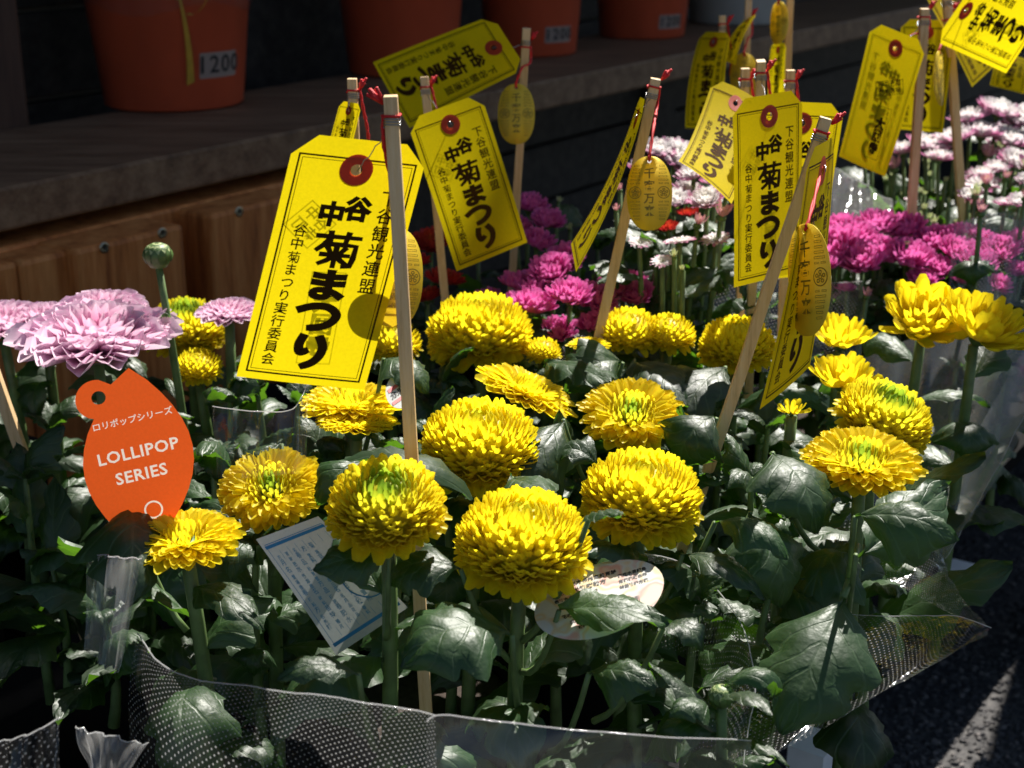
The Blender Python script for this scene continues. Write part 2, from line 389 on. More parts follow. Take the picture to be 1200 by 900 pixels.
shelf = thing('display_shelf', 'long dark weathered wooden shelf carrying the brick-red pots', 'shelf', S(0, -.1, 0))
part_box('shelf_board', M['shelf'], shelf, -.9, 4.2, -.232, 0, .451, .486, bev=.003)
part_box('rail', M['timber'], shelf, -.9, t_at(400, 200, .0)[0], -.06, .004, .395, .4395, bev=.003)
def upright(px0, px1, py, ztop, p0, p1, seed):
    t0, _ = t_at(px0, py, p1); t1, _ = t_at(px1, py, p1)
    return part_box('upright', M['timber'], shelf, t0, t1, p0, p1, .0, ztop, bev=.004)
upright(-120, 18, 280, .436, -.03, .036, 1)
upright(22, 82, 275, .436, -.03, .040, 1)
upright(84, 214, 250, .438, -.03, .052, 2)
upright(246, 352, 230, .438, -.03, .046, 3)
for px, py, p in ((122, 290, .0521), (190, 273, .0521), (280, 248, .0461)):
    t, z = t_at(px, py, p)
    b = MB(); c = S(t, p, z)-shelf.location
    ring = lambda r, dp: [c + NR*dp + DR*(r*math.cos(q*PI/8)) + Vector((0, 0, r*math.sin(q*PI/8))) for q in range(16)]
    b.grid([ring(.0046, 0), ring(.0044, .0012), ring(.0028, .0006), ring(.0001, .0004)], None, True)
    s_ = b.build('screw', M['screw'], shelf, True)
    b = MB()
    for d1, d2 in ((DR, Vector((0, 0, 1))), (Vector((0, 0, 1)), DR)):
        b.box(c+NR*.0008-d1*.0026-d2*.0005, d1*.0052, d2*.001, NR*.0006)
    b.build('slot', M['blackink'], s_, False)

# low bench under the flowers
bench = thing('display_bench', 'low white-legged bench under the potted flowers', 'bench', S(.3, .35, 0))
part_box('bench_top', M['potblack'], bench, -.95, 2.6, .03, .635, .19, .205)
q1 = at_z(950, 890, .19); q2 = at_z(1118, 658, .215)
for t, p in ((1.0, .60), (-.9, .60), (-.9, .05), (1.0, .05), (2.2, .60)):
    part_box('leg', M['white_metal'], bench, t, t+.03, p, p+.03, 0, .189, bev=.002)
c = q2-bench.location
b = MB(); b.box(c+Vector((-.012, -.01, -.02)), DR*.022, NR*.02, Vector((0, 0, .02))); o = b.build('corner_cap', M['white_metal'], bench, False); md = o.modifiers.new('bevel', 'BEVEL'); md.width = .002; md.segments = 2
b = MB(); b.box(q1-bench.location+Vector((-.015, 0, -.19)), DR*.03, NR*.024, Vector((0, 0, .2))); o = b.build('leg', M['white_metal'], bench, False)

# ------------------------------------------------------------------ flower heads and leaves
def prof_round(s): return (.42+.58*math.sin(min(1, s/.72)*PI/2)) * (1 if s < .8 else math.sqrt(max(.06, 1-((s-.8)/.205)**2)))
def prof_point(s): return (.35+.65*math.sin(min(1, s/.5)*PI/2)) * (1 if s < .55 else max(.06, 1-((s-.55)/.47)**1.7))
def prof_soft(s): return (.35+.65*math.sin(min(1, s/.62)*PI/2)) * (1 if s < .66 else max(.10, 1-((s-.66)/.36)**2.2))
def add_petal(mb, base, ctrl, tip, az, W, cup, t, prof=prof_round, ns=5, nw=3, twist=0., back=1):
    """2-D profile points (rho, z) turned by az about the head's axis; the hollow side looks to the axis"""
    er = Vector((math.cos(az), math.sin(az), 0)); et = Vector((-math.sin(az), math.cos(az), 0)); ez = Vector((0, 0, 1))
    rows = []; uvr = []
    for i in range(ns+1):
        s = i/ns
        if i == ns: s = .985
        r = base[0]*(1-s)**2+2*ctrl[0]*s*(1-s)+tip[0]*s*s; z = base[1]*(1-s)**2+2*ctrl[1]*s*(1-s)+tip[1]*s*s
        dr = 2*(1-s)*(ctrl[0]-base[0])+2*s*(tip[0]-ctrl[0]); dz = 2*(1-s)*(ctrl[1]-base[1])+2*s*(tip[1]-ctrl[1])
        l = math.hypot(dr, dz)+1e-9; nr_, nz = -dz/l, dr/l
        nv = er*nr_+ez*nz; w_ = W*prof(s)*.5; tw = twist*s
        ac = et*math.cos(tw)+nv*math.sin(tw)
        row = []; ur = []
        for j in range(nw+1):
            x = -1+2*j/nw
            row.append(er*r+ez*z+ac*(w_*x)+nv*(cup*w_*(x*x)*(.4+.6*s)))
            ur.append((s, t))
        rows.append(row); uvr.append(ur)
    mb.grid(rows, uvr)
GA = PI*(3-math.sqrt(5))
def head_pompon(Rh, Rv, n, seed, thmax=122, droop=1.0, green=0):
    r = random.Random(seed); out = []
    cm = math.cos(R_(thmax))
    for i in range(n):
        t = (i+.5)/n; th = math.acos(1-(1-cm)*t**1.02); az = i*GA+r.uniform(-.12, .12)
        j = 1+r.uniform(-.06, .05)
        a = 1-.10*math.exp(-(t/.03))      # slight dimple
        tip = Vector((Rh*math.sin(th)*j, Rv*math.cos(th)*j*a)); base = tip*.28
        pd = Vector((math.cos(th), -math.sin(th))); rad = tip.normalized()
        k = 1 if t < .72 else max(-.15, 1-(t-.72)*4.2*droop)
        ctrl = tip-rad*(.17*Rh+.16*Rh*(1-max(0, k)))+pd*(.27*Rh*k)
        Wd = Rh*(.125+.095*min(1, t*1.5)+.05*max(0, t-.7)*3)*r.uniform(.85, 1.12)
        if t > .88: tip = tip+Vector((.14*Rh, -.10*Rh))*r.uniform(.2, 1.1)*droop
        out.append((base, ctrl, tip, az, Wd, .7 if t < .8 else .5, t**.5, r.uniform(-.2, .2)))
    return out
def head_flat(R, H, n, seed, up=.0, disc=.38):
    r = random.Random(seed); out = []
    for i in range(n):
        t = (i+.5)/n; az = i*GA+r.uniform(-.1, .1)
        u = t**.5
        if u < disc*1.25:
            rho = R*u*.95; z = H*(1-.25*(u/disc)**2)+(-.12*H if u < .12 else 0)
            base = Vector((rho*.6, -H*.1)); tip = Vector((rho*.93, z)); ctrl = Vector((rho*1.12, z*.55)); W = R*.085
        else:
            v = (u-disc)/(1-disc)
            rho = R*(disc+.05+(1-disc)*v**.8)*r.uniform(.93, 1.05); z = H*(.9-1.05*v**1.3)+up*R*v+r.uniform(-.03, .03)*R
            base = Vector((R*.12, -H*.35)); tip = Vector((rho, z)); ctrl = Vector((rho*.62, z*.6-H*.05 if v < .6 else z-.05*R)); W = R*(.13+.13*v)*r.uniform(.85, 1.12)
        out.append((base, ctrl, tip, az, W, .6, u, r.uniform(-.3, .3)))
    return out
def head_cup(R, H, n, seed, open_=1.0):
    """goblet of upward spoon petals"""
    r = random.Random(seed); out = []
    for i in range(n):
        t = (i+.5)/n; az = i*GA+r.uniform(-.2, .2); u = t**.6
        a = R_(8+open_*56*u)+r.uniform(-.1, .1); L = R*(.75+.35*u)*r.uniform(.88, 1.08)
        base = Vector((R*.06, -.1*R)); tip = Vector((math.sin(a)*L, math.cos(a)*L*.85*H-.15*R)); 
        ctrl = Vector((math.sin(a)*L*.75+.06*R, math.cos(a)*L*.25*H-.12*R)); W = R*(.2+.14*u)*r.uniform(.8, 1.15)
        out.append((base, ctrl, tip, az, W, .55, .2+.8*u, r.uniform(-.5, .5)))
    return out
def head_deco(R, H, n, seed):
    r = random.Random(seed); out = []
    for i in range(n):
        t = (i+.5)/n; az = i*GA+r.uniform(-.15, .15); u = t**.55
        rho = R*(.06+.94*u)*r.uniform(.9, 1.06); z = H*(1-.95*u**1.6)+r.uniform(-.04, .04)*R
        base = Vector((rho*.15, -H*.3)); tip = Vector((rho, z)); ctrl = Vector((rho*.72+.04*R, z*.45-H*.1)); W = R*(.11+.21*min(1, u*1.3))*r.uniform(.85, 1.15)
        out.append((base, ctrl, tip, az, W, .9, u, r.uniform(-.4, .4)))
    return out
def make_head(specs, m, parent, mw, outer=0, prof=prof_round, ns=5, nw=4, calyx=True, R=.02, name='flower_head', zc=0., core=None):
    """inner florets one mesh; the outermost `outer` petals are objects of their own"""
    mb = MB(); k = len(specs)-outer
    for sp_ in specs[:k]: add_petal(mb, *sp_[:7], prof=prof, ns=ns, nw=nw, twist=sp_[7])
    if core:      # the packed mass of inner florets
        mb2 = [(.001, core[1])]+[(core[0]*math.sin(a*PI/12), core[1]*math.cos(a*PI/12)) for a in range(1, 8)]
        nn = 20; mb.grid([[(r*math.cos(2*PI*j/nn), r*math.sin(2*PI*j/nn), z) for j in range(nn)] for r, z in mb2], [[(.5, .5)]*nn]*len(mb2), True)
    h = mb.build(name, m, parent); h.matrix_local = mw
    for sp_ in specs[k:]:
        pm = MB(); add_petal(pm, *sp_[:7], prof=prof, ns=ns+1, nw=nw, twist=sp_[7]); pm.build('petal', m, h)
    if calyx:
        c = MB(); prof_c = [(.0006, zc-R*.36), (R*.10, zc-R*.34), (R*.22, zc-R*.24), (R*.26, zc-R*.12), (R*.2, zc-R*.02), (.0005, zc+R*.03)]
        c.lathe(prof_c, 12); c.build('calyx', M['calyx'], h)
    return h
def leaf_mesh(seed, L=.062, W=.036, arch=1.0, lobes=True):
    r = random.Random(seed); mb = MB(); ns, nw = 18, 10
    arch = arch*r.uniform(.6, 1.25); fold = r.uniform(.0, .25); ph = r.uniform(0, 1); nl = r.choice((2.0, 2.5, 3.0)); asym = r.uniform(-.12, .12)
    dome = r.uniform(.35, .9); wob = [r.uniform(-1, 1) for _ in range(6)]
    y = z = 0.; ang = R_(14); rows = []; uvr = []; ds = L/ns; side = 0
    tw = r.uniform(-.5, .5)
    for i in range(ns+1):
        s = i/ns
        ang_i = R_(16)-arch*R_(95)*s**1.5
        if i: y += math.cos(ang_i)*ds; z += math.sin(ang_i)*ds
        nv = Vector((0, -math.sin(ang_i), math.cos(ang_i))); c = Vector((math.sin(s*2+wob[0])*.002, y, z))
        body = (max(s-.10, 0)/.9)
        w0 = .035 + (math.sin(PI*min(1, body**.72)))**.75 if body > 0 else .035
        row = []; ur = []
        for j in range(nw+1):
            x = -1+2*j/nw; sg = 1 if x > 0 else -1
            lob = .5+.5*math.cos(2*PI*(nl*s+ph*.15*sg+.35)); wv = w0*(1-(.30*lob**2 if lobes and body > .0 else 0)) + .008*math.sin(s*23+j)
            if i == ns: wv = .03
            hw = W/2*wv*(1+asym*sg)
            ax = abs(x)
            pil = .0016*math.cos(2*PI*5.2*(s-.35*ax))*min(1, ax*3)*min(1, body*4)          # quilted between side veins
            zz_ = -dome*hw*ax*ax + fold*hw*ax - .0011*math.exp(-(x/.16)**2) + pil*-.7 + .0022*math.sin(s*7+wob[1]*3+sg)*ax**3*wob[2]*2
            tws = tw*s; cx, sx = math.cos(tws), math.sin(tws)
            row.append(c+Vector((1, 0, 0))*(hw*x*cx)+nv*(zz_+hw*x*sx)); ur.append((x, s))
        rows.append(row); uvr.append(ur)
    mb.grid(rows, uvr)
    return mb.mesh('leaf', M['leaf'])
LEAVES = [leaf_mesh(100+i, L=.060+.012*(i % 3-1), W=.034+.007*(i % 2), arch=(.5, .9, 1.25, 1.6)[i % 4]) for i in range(14)]
LONG = [leaf_mesh(200+i, L=.05, W=.014, arch=.8, lobes=False) for i in range(4)]
CLEAR = [(625, 655, 790, 765, .60), (300, 610, 455, 765, .60), (90, 430, 228, 602, .615), (230, 700, 620, 960, .555), (1040, 560, 1200, 960, .70), (560, 60, 1200, 240, .9)]
def put_leaf(parent, pos, az, pitch, roll=0, sc=1., pool=None, name='leaf'):
    q = Vector(parent.location)+pos+Vector((math.cos(az), math.sin(az), 0))*.028*sc-CAM; dq = q.dot(FW)
    if dq > .05:
        sx, sy = 600+FPX*q.x/dq, 450-FPX*q.dot(UP)/dq
        for x0, y0, x1, y1, dm in CLEAR:
            if x0 < sx < x1 and y0 < sy < y1 and dq < dm: return None
    me = rnd.choice(pool or LEAVES)
    mw = Matrix.Translation(pos) @ Matrix.Rotation(az-PI/2, 4, 'Z') @ Matrix.Rotation(pitch, 4, 'X') @ Matrix.Rotation(roll, 4, 'Y') @ Matrix.Diagonal((sc*rnd.uniform(.72, 1.08), sc, sc*rnd.uniform(.7, 1.3), 1))
    return link(name, me, parent, mw)
def orient(pos, tx, ty, spin=0):
    ax = Vector((tx, ty, 1)).normalized()
    return Matrix.Translation(pos) @ ax.to_track_quat('Z', 'Y').to_matrix().to_4x4() @ Matrix.Rotation(spin, 4, 'Z')
def stem_tube(parent, a, b, bend=(0, 0), r0=.0035, r1=.0026, name='stem', mtl=None, n=8):
    mid = (a+b)/2+Vector((bend[0], bend[1], 0)); mb = MB(); pts = bezier(a, mid, b, 6)
    mb.tube(pts, [r0+(r1-r0)*i/6 for i in range(7)], n); return mb.build(name, mtl or M['stem'], parent), pts

Z_BED = .33     # rim height of the pots
FL = {}
def plant(px, py, kind, dpx, label, z=.47, tx=0., ty=-.12, leaves=10, group='yellow chrysanthemums in the front bed', name='yellow_chrysanthemum', cat='flower', n=None, lsc=1., base=None, seed=None, up=.0, stem_up=0):
    P = at_z(px, py, z); d = (P-CAM).dot(FW); R = dpx/2*d/FPX*{'P': 1.0, 'F': 1.14, 'S': 1.15, 'K': 1.03}[kind[0]]
    bx = P + (Vector(base) if base else Vector((rnd.uniform(-.01, .01), rnd.uniform(0, .015), 0))); bx.z = Z_BED-.03
    root = thing(name, label, cat, bx, group)
    hp = P-bx; sd = seed or rnd.randint(0, 9999); mw = orient(hp, tx, ty, rnd.random()*6)
    if kind == 'P': sp_ = head_pompon(R, R*.74, n or 560, sd); h = make_head(sp_, M['yellow'], root, mw, 24, R=R*1.2, zc=-R*.3, core=(R*.76, R*.54)); drop = R*.7
    elif kind == 'PG': sp_ = head_pompon(R, R*.72, n or 440, sd, 115); h = make_head(sp_, M['yellow_green'], root, mw, 24, R=R*1.2, zc=-R*.25, core=(R*.70, R*.48)); drop = R*.6
    elif kind == 'F': sp_ = head_flat(R, R*.30, n or 190, sd, up=up); h = make_head(sp_, M['yellow'], root, mw, 26, R=R); drop = R*.3
    elif kind == 'FG': sp_ = head_flat(R, R*.34, n or 210, sd, up=up, disc=.46); h = make_head(sp_, M['yellow_green'], root, mw, 26, R=R); drop = R*.3
    elif kind == 'S': sp_ = head_cup(R, 1.25, n or 46, sd, 1.1); h = make_head(sp_, M['yellow_clear'], root, mw, 18, R=R*.8); drop = R*.3
    elif kind == 'K': sp_ = head_deco(R, R*.36, n or 135, sd); h = make_head(sp_, M['pink'], root, mw, 26, prof=prof_soft, R=R*.7); drop = R*.3
    top = hp-Vector((tx, ty, 1)).normalized()*drop
    st, pts = stem_tube(root, Vector((0, 0, -.03)), top, (rnd.uniform(-.006, .006), rnd.uniform(-.004, .006)), .0038, .0030)
    a = rnd.random()*6; H = (top.z)
    for i in range(leaves):
        f = .28+.68*(i+.5)/leaves
        pos = pts[0]*(1-f)**2+((pts[0]+pts[-1])/2)*2*f*(1-f)+pts[-1]*f*f
        a += GA+rnd.uniform(-.3, .3)
        put_leaf(root, pos, a, R_(rnd.uniform(5, 42)), rnd.uniform(-.35, .35), lsc*(1.12-.42*f**2)*rnd.uniform(.8, 1.15))
    FL[label] = (P, root)
    return root
PL = plant
PL(612, 634, 'P', 160, 'large yellow pompon bloom nearest the camera, in front of the oval label', tx=.05, ty=-.1, n=640, leaves=8)
PL(563, 522, 'P', 144, 'yellow pompon bloom right of the nearest stake, directly behind the nearest bloom', n=600)
PL(562, 388, 'P', 124, 'round yellow pompon bloom below the leaning shaded tag and in front of magenta flowers', n=560, ty=-.05)
PL(752, 580, 'P', 142, 'yellow pompon bloom with a leaf over its left side, near the leaning stake', n=600, tx=.05)
PL(453, 592, 'PG', 140, 'yellow bloom with half-shaded greenish centre beside the white card', ty=-.35, z=.490)
PL(737, 388, 'P', 76, 'left one of two yellow pompons that touch, right of the magenta flowers', n=220, z=.472)
PL(783, 391, 'P', 66, 'right one of two yellow pompons that touch, right of the magenta flowers', n=210, z=.47)
PL(864, 404, 'P', 90, 'yellow pompon bloom partly behind the leaning stake below the upright tag', z=.468)
PL(1037, 490, 'PG', 116, 'broad yellow bloom leaning right above the flat bloom near the clear sleeve', tx=.32, ty=-.25, z=.47)
PL(636, 411, 'P', 44, 'small yellow pompon peeping out right behind the round pompon', z=.462, n=170, leaves=6)
PL(462, 400, 'P', 66, 'yellow bloom seen below the gold charm behind the nearest stake', z=.462, n=190)
PL(218, 384, 'PG', 96, 'dull shaded yellow pompon behind the green bud stalk', z=.455, leaves=7)
PL(232, 430, 'P', 60, 'sunlit small yellow bloom below the shaded pompon, beside the bud stalk', z=.452, n=190, leaves=8)
PL(410, 473, 'F', 106, 'flat yellow bloom just below the big near tag, uppermost of an overlapping pair', z=.468, ty=-.05)
PL(418, 500, 'F', 86, 'flat yellow bloom seen edge-on, lower one of an overlapping pair under the near tag', z=.462, ty=.08, tx=.03, up=.12)
PL(617, 458, 'F', 112, 'flat yellow bloom tipped down to the right between the pompons', tx=.42, ty=.02, z=.475, n=200)
PL(740, 486, 'FG', 112, 'open yellow bloom with dark green centre amid drooping leaves', ty=-.4, z=.47)
PL(318, 572, 'FG', 114, 'shaded yellow bloom with wide green centre below the big near tag', ty=-.5, z=.46)
PL(217, 632, 'F', 118, 'flat yellow bloom directly under the orange label', z=.465, ty=-.12, leaves=8)
PL(1010, 541, 'FG', 126, 'flat yellow bloom with pale green centre on a tall stem inside the right sleeve', z=.47, ty=-.2, leaves=9)
PL(690, 404, 'F', 46, 'small flat yellow bloom half hidden left of the touching pompons', z=.47, n=120, leaves=4, ty=.05)
PL(1083, 378, 'S', 104, 'open yellow bloom with long ragged petals, left one of the tall pair at the right', z=.478, ty=-.55, tx=-.05, n=60, leaves=6)
PL(1150, 390, 'S', 108, 'open yellow bloom with long ragged petals, right one of the tall pair at the right', z=.478, ty=-.3, tx=.35, n=60, leaves=5)
PL(985, 400, 'S', 74, 'half-open yellow bloom right of the narrow near tag, the upper one', z=.468, n=38, leaves=6, ty=-.1)
PL(988, 448, 'S', 80, 'half-open yellow bloom right of the narrow near tag, the lower one', z=.468, n=42, leaves=6, ty=-.1)
PL(928, 482, 'S', 36, 'small closed yellow bloom at the tip of the narrow near tag', z=.462, n=20, leaves=5)
gp = dict(group='pink chrysanthemums at the left', name='pink_chrysanthemum')
PL(112, 398, 'K', 205, 'large pink bloom above the orange label', z=.485, ty=-.10, n=150, leaves=5, **gp)
PL(118, 366, 'K', 120, 'pink bloom just behind the large one above the orange label', z=.482, n=120, leaves=4, **gp)
PL(52, 378, 'K', 105, 'pink bloom low at the left side of the large pink bloom', z=.476, n=120, leaves=3, **gp)
PL(2, 382, 'K', 130, 'pink bloom cut off by the left edge of the picture', z=.475, n=120, leaves=4, **gp)
PL(268, 368, 'K', 84, 'smaller pink bloom at the left edge of the big near tag', z=.475, n=110, leaves=4, **gp)

# buds on stalks
def budplant(px, py, dpx, z, label, cat='flower bud', name='budding_chrysanthemum', base=(0, 0, 0), leafn=2, top=.3, d=None, pool=None, lsc=.5):
    P = at_z(px, py, z) if d is None else at(px, py, d); dd = (P-CAM).dot(FW); R = dpx/2*dd/FPX
    bx = P+Vector(base); bx.z = Z_BED
    root = thing(name, label, cat, bx); hp = P-bx
    mb = MB(); prof = [(.0003, -R), (R*.6, -R*.85), (R*.98, -R*.25), (R*1.02, R*.2), (R*.8, R*.62), (R*.4, R*.85), (.0003, R*.8)]
    mb.lathe(prof, 18); h = mb.build('bud', M['calyx'], root); h.location = hp
    for k in range(3):
        for i in range(12):
            pm = MB(); r0 = R*(1.06-.04*k)
            th0, th1 = (2.2, .9) if k == 0 else ((1.3, .55) if k == 1 else (.8, .15))
            add = [(r0*math.sin(t_)*1.0, r0*.9*math.cos(t_)) for t_ in (th0, (th0+th1)/2, th1)]
            c_ = (2*add[1][0]-.5*(add[0][0]+add[2][0]), 2*add[1][1]-.5*(add[0][1]+add[2][1]))
            add_petal(pm, add[0], c_, add[2], i*PI/6+k*.26, R*.55, .0, .5, prof=prof_point, ns=4, nw=2)
            pm.build('bract', M['bud'] if k else M['calyx'], h)
    st, pts = stem_tube(root, Vector((0, 0, -.03)), hp-Vector((0, 0, R*.8)), (.004, 0), .0032, .0020)
    for i in range(leafn):
        f = top+.6*i/max(1, leafn)
        put_leaf(root, pts[0].lerp(pts[-1], f), rnd.random()*6.28, R_(35), 0, lsc, pool or LONG)
    return root
budplant(185, 299, 33, .51, 'tall green bud on a bare stalk left of the big near tag', d=.80, base=(.012, 0, 0), leafn=3, top=.45, lsc=.45, pool=LONG)
budplant(846, 815, 30, .41, 'green unopened bud inside the front sleeve at the lower right', d=.555, leafn=14, top=.5, lsc=.5, pool=LEAVES)

# ------------------------------------------------------------------ spray chrysanthemums behind
def spray(label, heads, group=None, kind='M', name='spray_chrysanthemum', cat='flowers', zbase=.3, leaves=24, hull=.05):
    """heads: (px, py, dpx, z, colour)"""
    pts = [at_z(h[0], h[1], h[3]) for h in heads]
    c = sum(pts, Vector())/len(pts); c.z = zbase-.03
    root = thing(name, label, cat, c, group)
    for (px, py, dpx, z, col), P in zip(heads, pts):
        d = (P-CAM).dot(FW); R = dpx/2*d/FPX*{'magenta': 1.04, 'white': 1.1, 'red': 1.1}.get(col, 1.0); hp = P-c; tx, ty = rnd.uniform(-.3, .3)+hp.x*2, rnd.uniform(-.5, .1)
        mw = orient(hp, tx, ty, rnd.random()*6); sd = rnd.randint(0, 99999)
        if col == 'bud' or col == 'budpink':
            sp_ = head_cup(R, 1.1, 12, sd, .45); h = make_head(sp_, M['bud' if col == 'bud' else 'budpink'], root, mw, 0, R=R*1.3, ns=3, nw=2, name='flower_bud')
        elif col == 'daisy':
            sp_ = head_flat(R, R*.2, 60, sd); h = make_head(sp_, M['white'], root, mw, 0, R=R, ns=3, nw=2)
        else:
            sp_ = head_cup(R, 1.25 if col == 'magenta' else 1.0, 84 if dpx > 40 else 54, sd, 1.05); h = make_head(sp_, M[col], root, mw, 12 if dpx > 48 else 0, R=R*.8, ns=4, nw=3)
        top = hp-Vector((tx, ty, 1)).normalized()*R*.25
        a = Vector((hp.x*.25+rnd.uniform(-.01, .01), hp.y*.25, 0)); stem_tube(root, a, top, (hp.x*.2, hp.y*.2), .0024, .0016, n=5)
        for k in range(5 if dpx > 26 else 3):
            f = rnd.uniform(.4, .92); q = a.lerp(top, f)
            put_leaf(root, q, rnd.random()*6.28, R_(rnd.uniform(0, 50)), rnd.uniform(-.4, .4), rnd.uniform(.5, .85))
    return root
hz = .47
spray('magenta chrysanthemums between the yellow pompons and the narrow pale tag', [(622, 362, 66, .47, 'magenta'), (668, 350, 60, .478, 'magenta'), (645, 322, 62, .478, 'magenta'), (606, 336, 46, .47, 'magenta'), (664, 306, 50, .478, 'magenta'), (655, 392, 50, .456, 'magenta'), (626, 344, 40, .47, 'magenta')], 'magenta chrysanthemums')
spray('magenta chrysanthemums at the foot of the stake with the pale tag', [(698, 352, 54, .47, 'magenta'), (722, 338, 50, .474, 'magenta'), (748, 348, 44, .47, 'magenta'), (712, 372, 46, .462, 'magenta'), (690, 382, 38, .458, 'magenta'), (742, 330, 36, .475, 'magenta')], 'magenta chrysanthemums')
spray('shaded dark magenta chrysanthemums under the shelf edge', [(620, 244, 50, .49, 'magenta'), (642, 262, 46, .485, 'magenta'), (606, 268, 42, .48, 'magenta'), (630, 286, 46, .48, 'magenta'), (655, 236, 16, .49, 'bud'), (668, 268, 18, .48, 'bud'), (680, 285, 16, .48, 'bud')], 'magenta chrysanthemums')
spray('magenta chrysanthemums crowding right of the narrow near tag', [(978, 296, 70, .478, 'magenta'), (1004, 282, 56, .482, 'magenta'), (1010, 310, 60, .474, 'magenta'), (985, 270, 50, .482, 'magenta'), (962, 316, 50, .472, 'magenta'), (960, 276, 46, .480, 'magenta'), (1035, 300, 60, .474, 'magenta'), (1030, 268, 60, .484, 'magenta'), (992, 340, 26, .46, 'magenta'), (1016, 346, 24, .46, 'budpink')], 'magenta chrysanthemums')
spray('magenta chrysanthemums at the foot of the far stake on the right', [(1065, 306, 66, .472, 'magenta'), (1060, 272, 56, .482, 'magenta'), (1094, 288, 62, .476, 'magenta'), (1122, 300, 56, .474, 'magenta'), (1104, 318, 46, .466, 'magenta'), (1150, 290, 46, .474, 'magenta'), (1128, 330, 40, .462, 'magenta'), (1170, 336, 36, .462, 'magenta'), (1196, 320, 40, .465, 'magenta'), (1146, 312, 50, .472, 'magenta'), (1172, 298, 50, .476, 'magenta'), (1196, 288, 50, .478, 'magenta'), (1132, 276, 44, .482, 'magenta'), (1082, 330, 42, .462, 'magenta')], 'magenta chrysanthemums')
spray('red and bronze chrysanthemums in shade behind the big near tag', [(505, 286, 46, .47, 'red'), (520, 330, 50, .465, 'red'), (500, 350, 44, .455, 'red'), (570, 350, 36, .46, 'magenta'), (480, 310, 50, .47, 'red')])
WB = [(792, 186, 60, .50, 'white'), (770, 178, 46, .505, 'white'), (812, 206, 42, .50, 'white'), (790, 236, 44, .49, 'white'), (828, 236, 44, .495, 'white'), (846, 252, 40, .49, 'budpink'), (818, 262, 34, .485, 'budpink'), (782, 268, 30, .48, 'red'), (796, 282, 40, .48, 'daisy'), (806, 252, 30, .48, 'red'), (838, 280, 40, .475, 'daisy'), (726, 222, 20, .495, 'budpink'), (722, 246, 18, .49, 'budpink'), (768, 256, 30, .485, 'red'), (790, 300, 20, .475, 'bud'), (800, 316, 15, .47, 'bud'), (850, 228, 30, .495, 'budpink')]
WB = [(a, b_, c_, d_+.032, e_) for a, b_, c_, d_, e_ in WB+[(756, 200, 40, .50, 'white'), (812, 178, 44, .50, 'white'), (760, 232, 34, .49, 'white'), (806, 222, 36, .49, 'white'), (840, 214, 40, .495, 'white'), (750, 284, 30, .475, 'daisy'), (776, 306, 30, .47, 'daisy')]]
spray('white chrysanthemums with pink buds below the round-cornered tag', WB)
g2 = []
r2 = random.Random(5)
for i in range(30):
    px = r2.uniform(1035, 1195); py = r2.uniform(175, 262)
    g2.append((px, py, r2.uniform(12, 22), .485+r2.uniform(-.01, .01), r2.choice(('bud', 'bud', 'budpink'))))
g2 += [(1010, 168, 42, .51, 'white'), (1022, 186, 34, .505, 'budpink'), (1048, 196, 34, .5, 'budpink'), (1044, 170, 26, .51, 'budpink')]
spray('budding white and pink chrysanthemums behind the far right stakes', g2)
spray('white and pink chrysanthemums at the right edge below the top right tag', [(1058, 178, 44, .51, 'white'), (1086, 172, 50, .515, 'white'), (1118, 164, 50, .52, 'white'), (1150, 158, 54, .52, 'white'), (1184, 166, 54, .515, 'white'), (1136, 140, 46, .53, 'white'), (1170, 132, 54, .535, 'white'), (1196, 140, 50, .53, 'white'), (1100, 186, 40, .51, 'white'), (1190, 190, 44, .51, 'white'), (1150, 216, 50, .495, 'daisy'), (1215, 200, 50, .51, 'white')]+[(r2.uniform(1130, 1205), r2.uniform(150, 250), r2.uniform(22, 36), r2.uniform(.49, .52), r2.choice(('white', 'white', 'budpink', 'bud'))) for _ in range(26)])
spray('many small white buds among glossy leaves at the right edge above the magenta crowd', [(r2.uniform(1060, 1200), r2.uniform(225, 290), r2.uniform(10, 20), r2.uniform(.465, .485), r2.choice(('bud', 'bud', 'daisy'))) for _ in range(26)])
# leafy, flowerless shoots that fill the bed
def leafy(px, py, z, label, n=12, sc=1., h=.09, group='leafy shoots filling the flower bed', pool=None, d=None, pit=(0, 45)):
    P = at_z(px, py, z) if d is None else at(px, py, d); bx = P.copy(); bx.z = min(Z_BED-.03, P.z-.06)
    root = thing('leafy_chrysanthemum', label, 'plant', bx, group); hp = P-bx
    st, pts = stem_tube(root, Vector((0, 0, 0)), hp, (rnd.uniform(-.01, .01), rnd.uniform(-.01, .01)), .0032, .0014)
    a = rnd.random()*6
    for i in range(n):
        f = .25+.75*(i+.5)/n; a += GA+rnd.uniform(-.3, .3)
        put_leaf(root, pts[0].lerp(pts[-1], f), a, R_(rnd.uniform(*pit)+(35 if f > .9 else 0)), rnd.uniform(-.4, .4), sc*(1.1-.45*f*f)*rnd.uniform(.8, 1.15), pool)
    for k in range(4): put_leaf(root, hp-Vector((0, 0, .002)), a+1.7*k, R_(48), 0, sc*rnd.uniform(.32, .5), pool)
    return root
LB = 'leafy green shoot without a flower between the yellow blooms'
for (px, py) in ((655, 560), (690, 470), (520, 450), (660, 440), (800, 440), (840, 480), (350, 470), (300, 450), (520, 570), (820, 560), (880, 560),
                 (300, 640), (920, 610), (770, 520), (500, 500), (600, 430), (930, 440), (900, 500), (460, 530), (380, 530), (250, 540), (270, 470), (820, 430), (700, 430)):
    leafy(px, py, .445+rnd.uniform(-.012, .006), LB, 7, .88)
LB2 = 'dark shaded leafy shoot at the lower left of the bed'
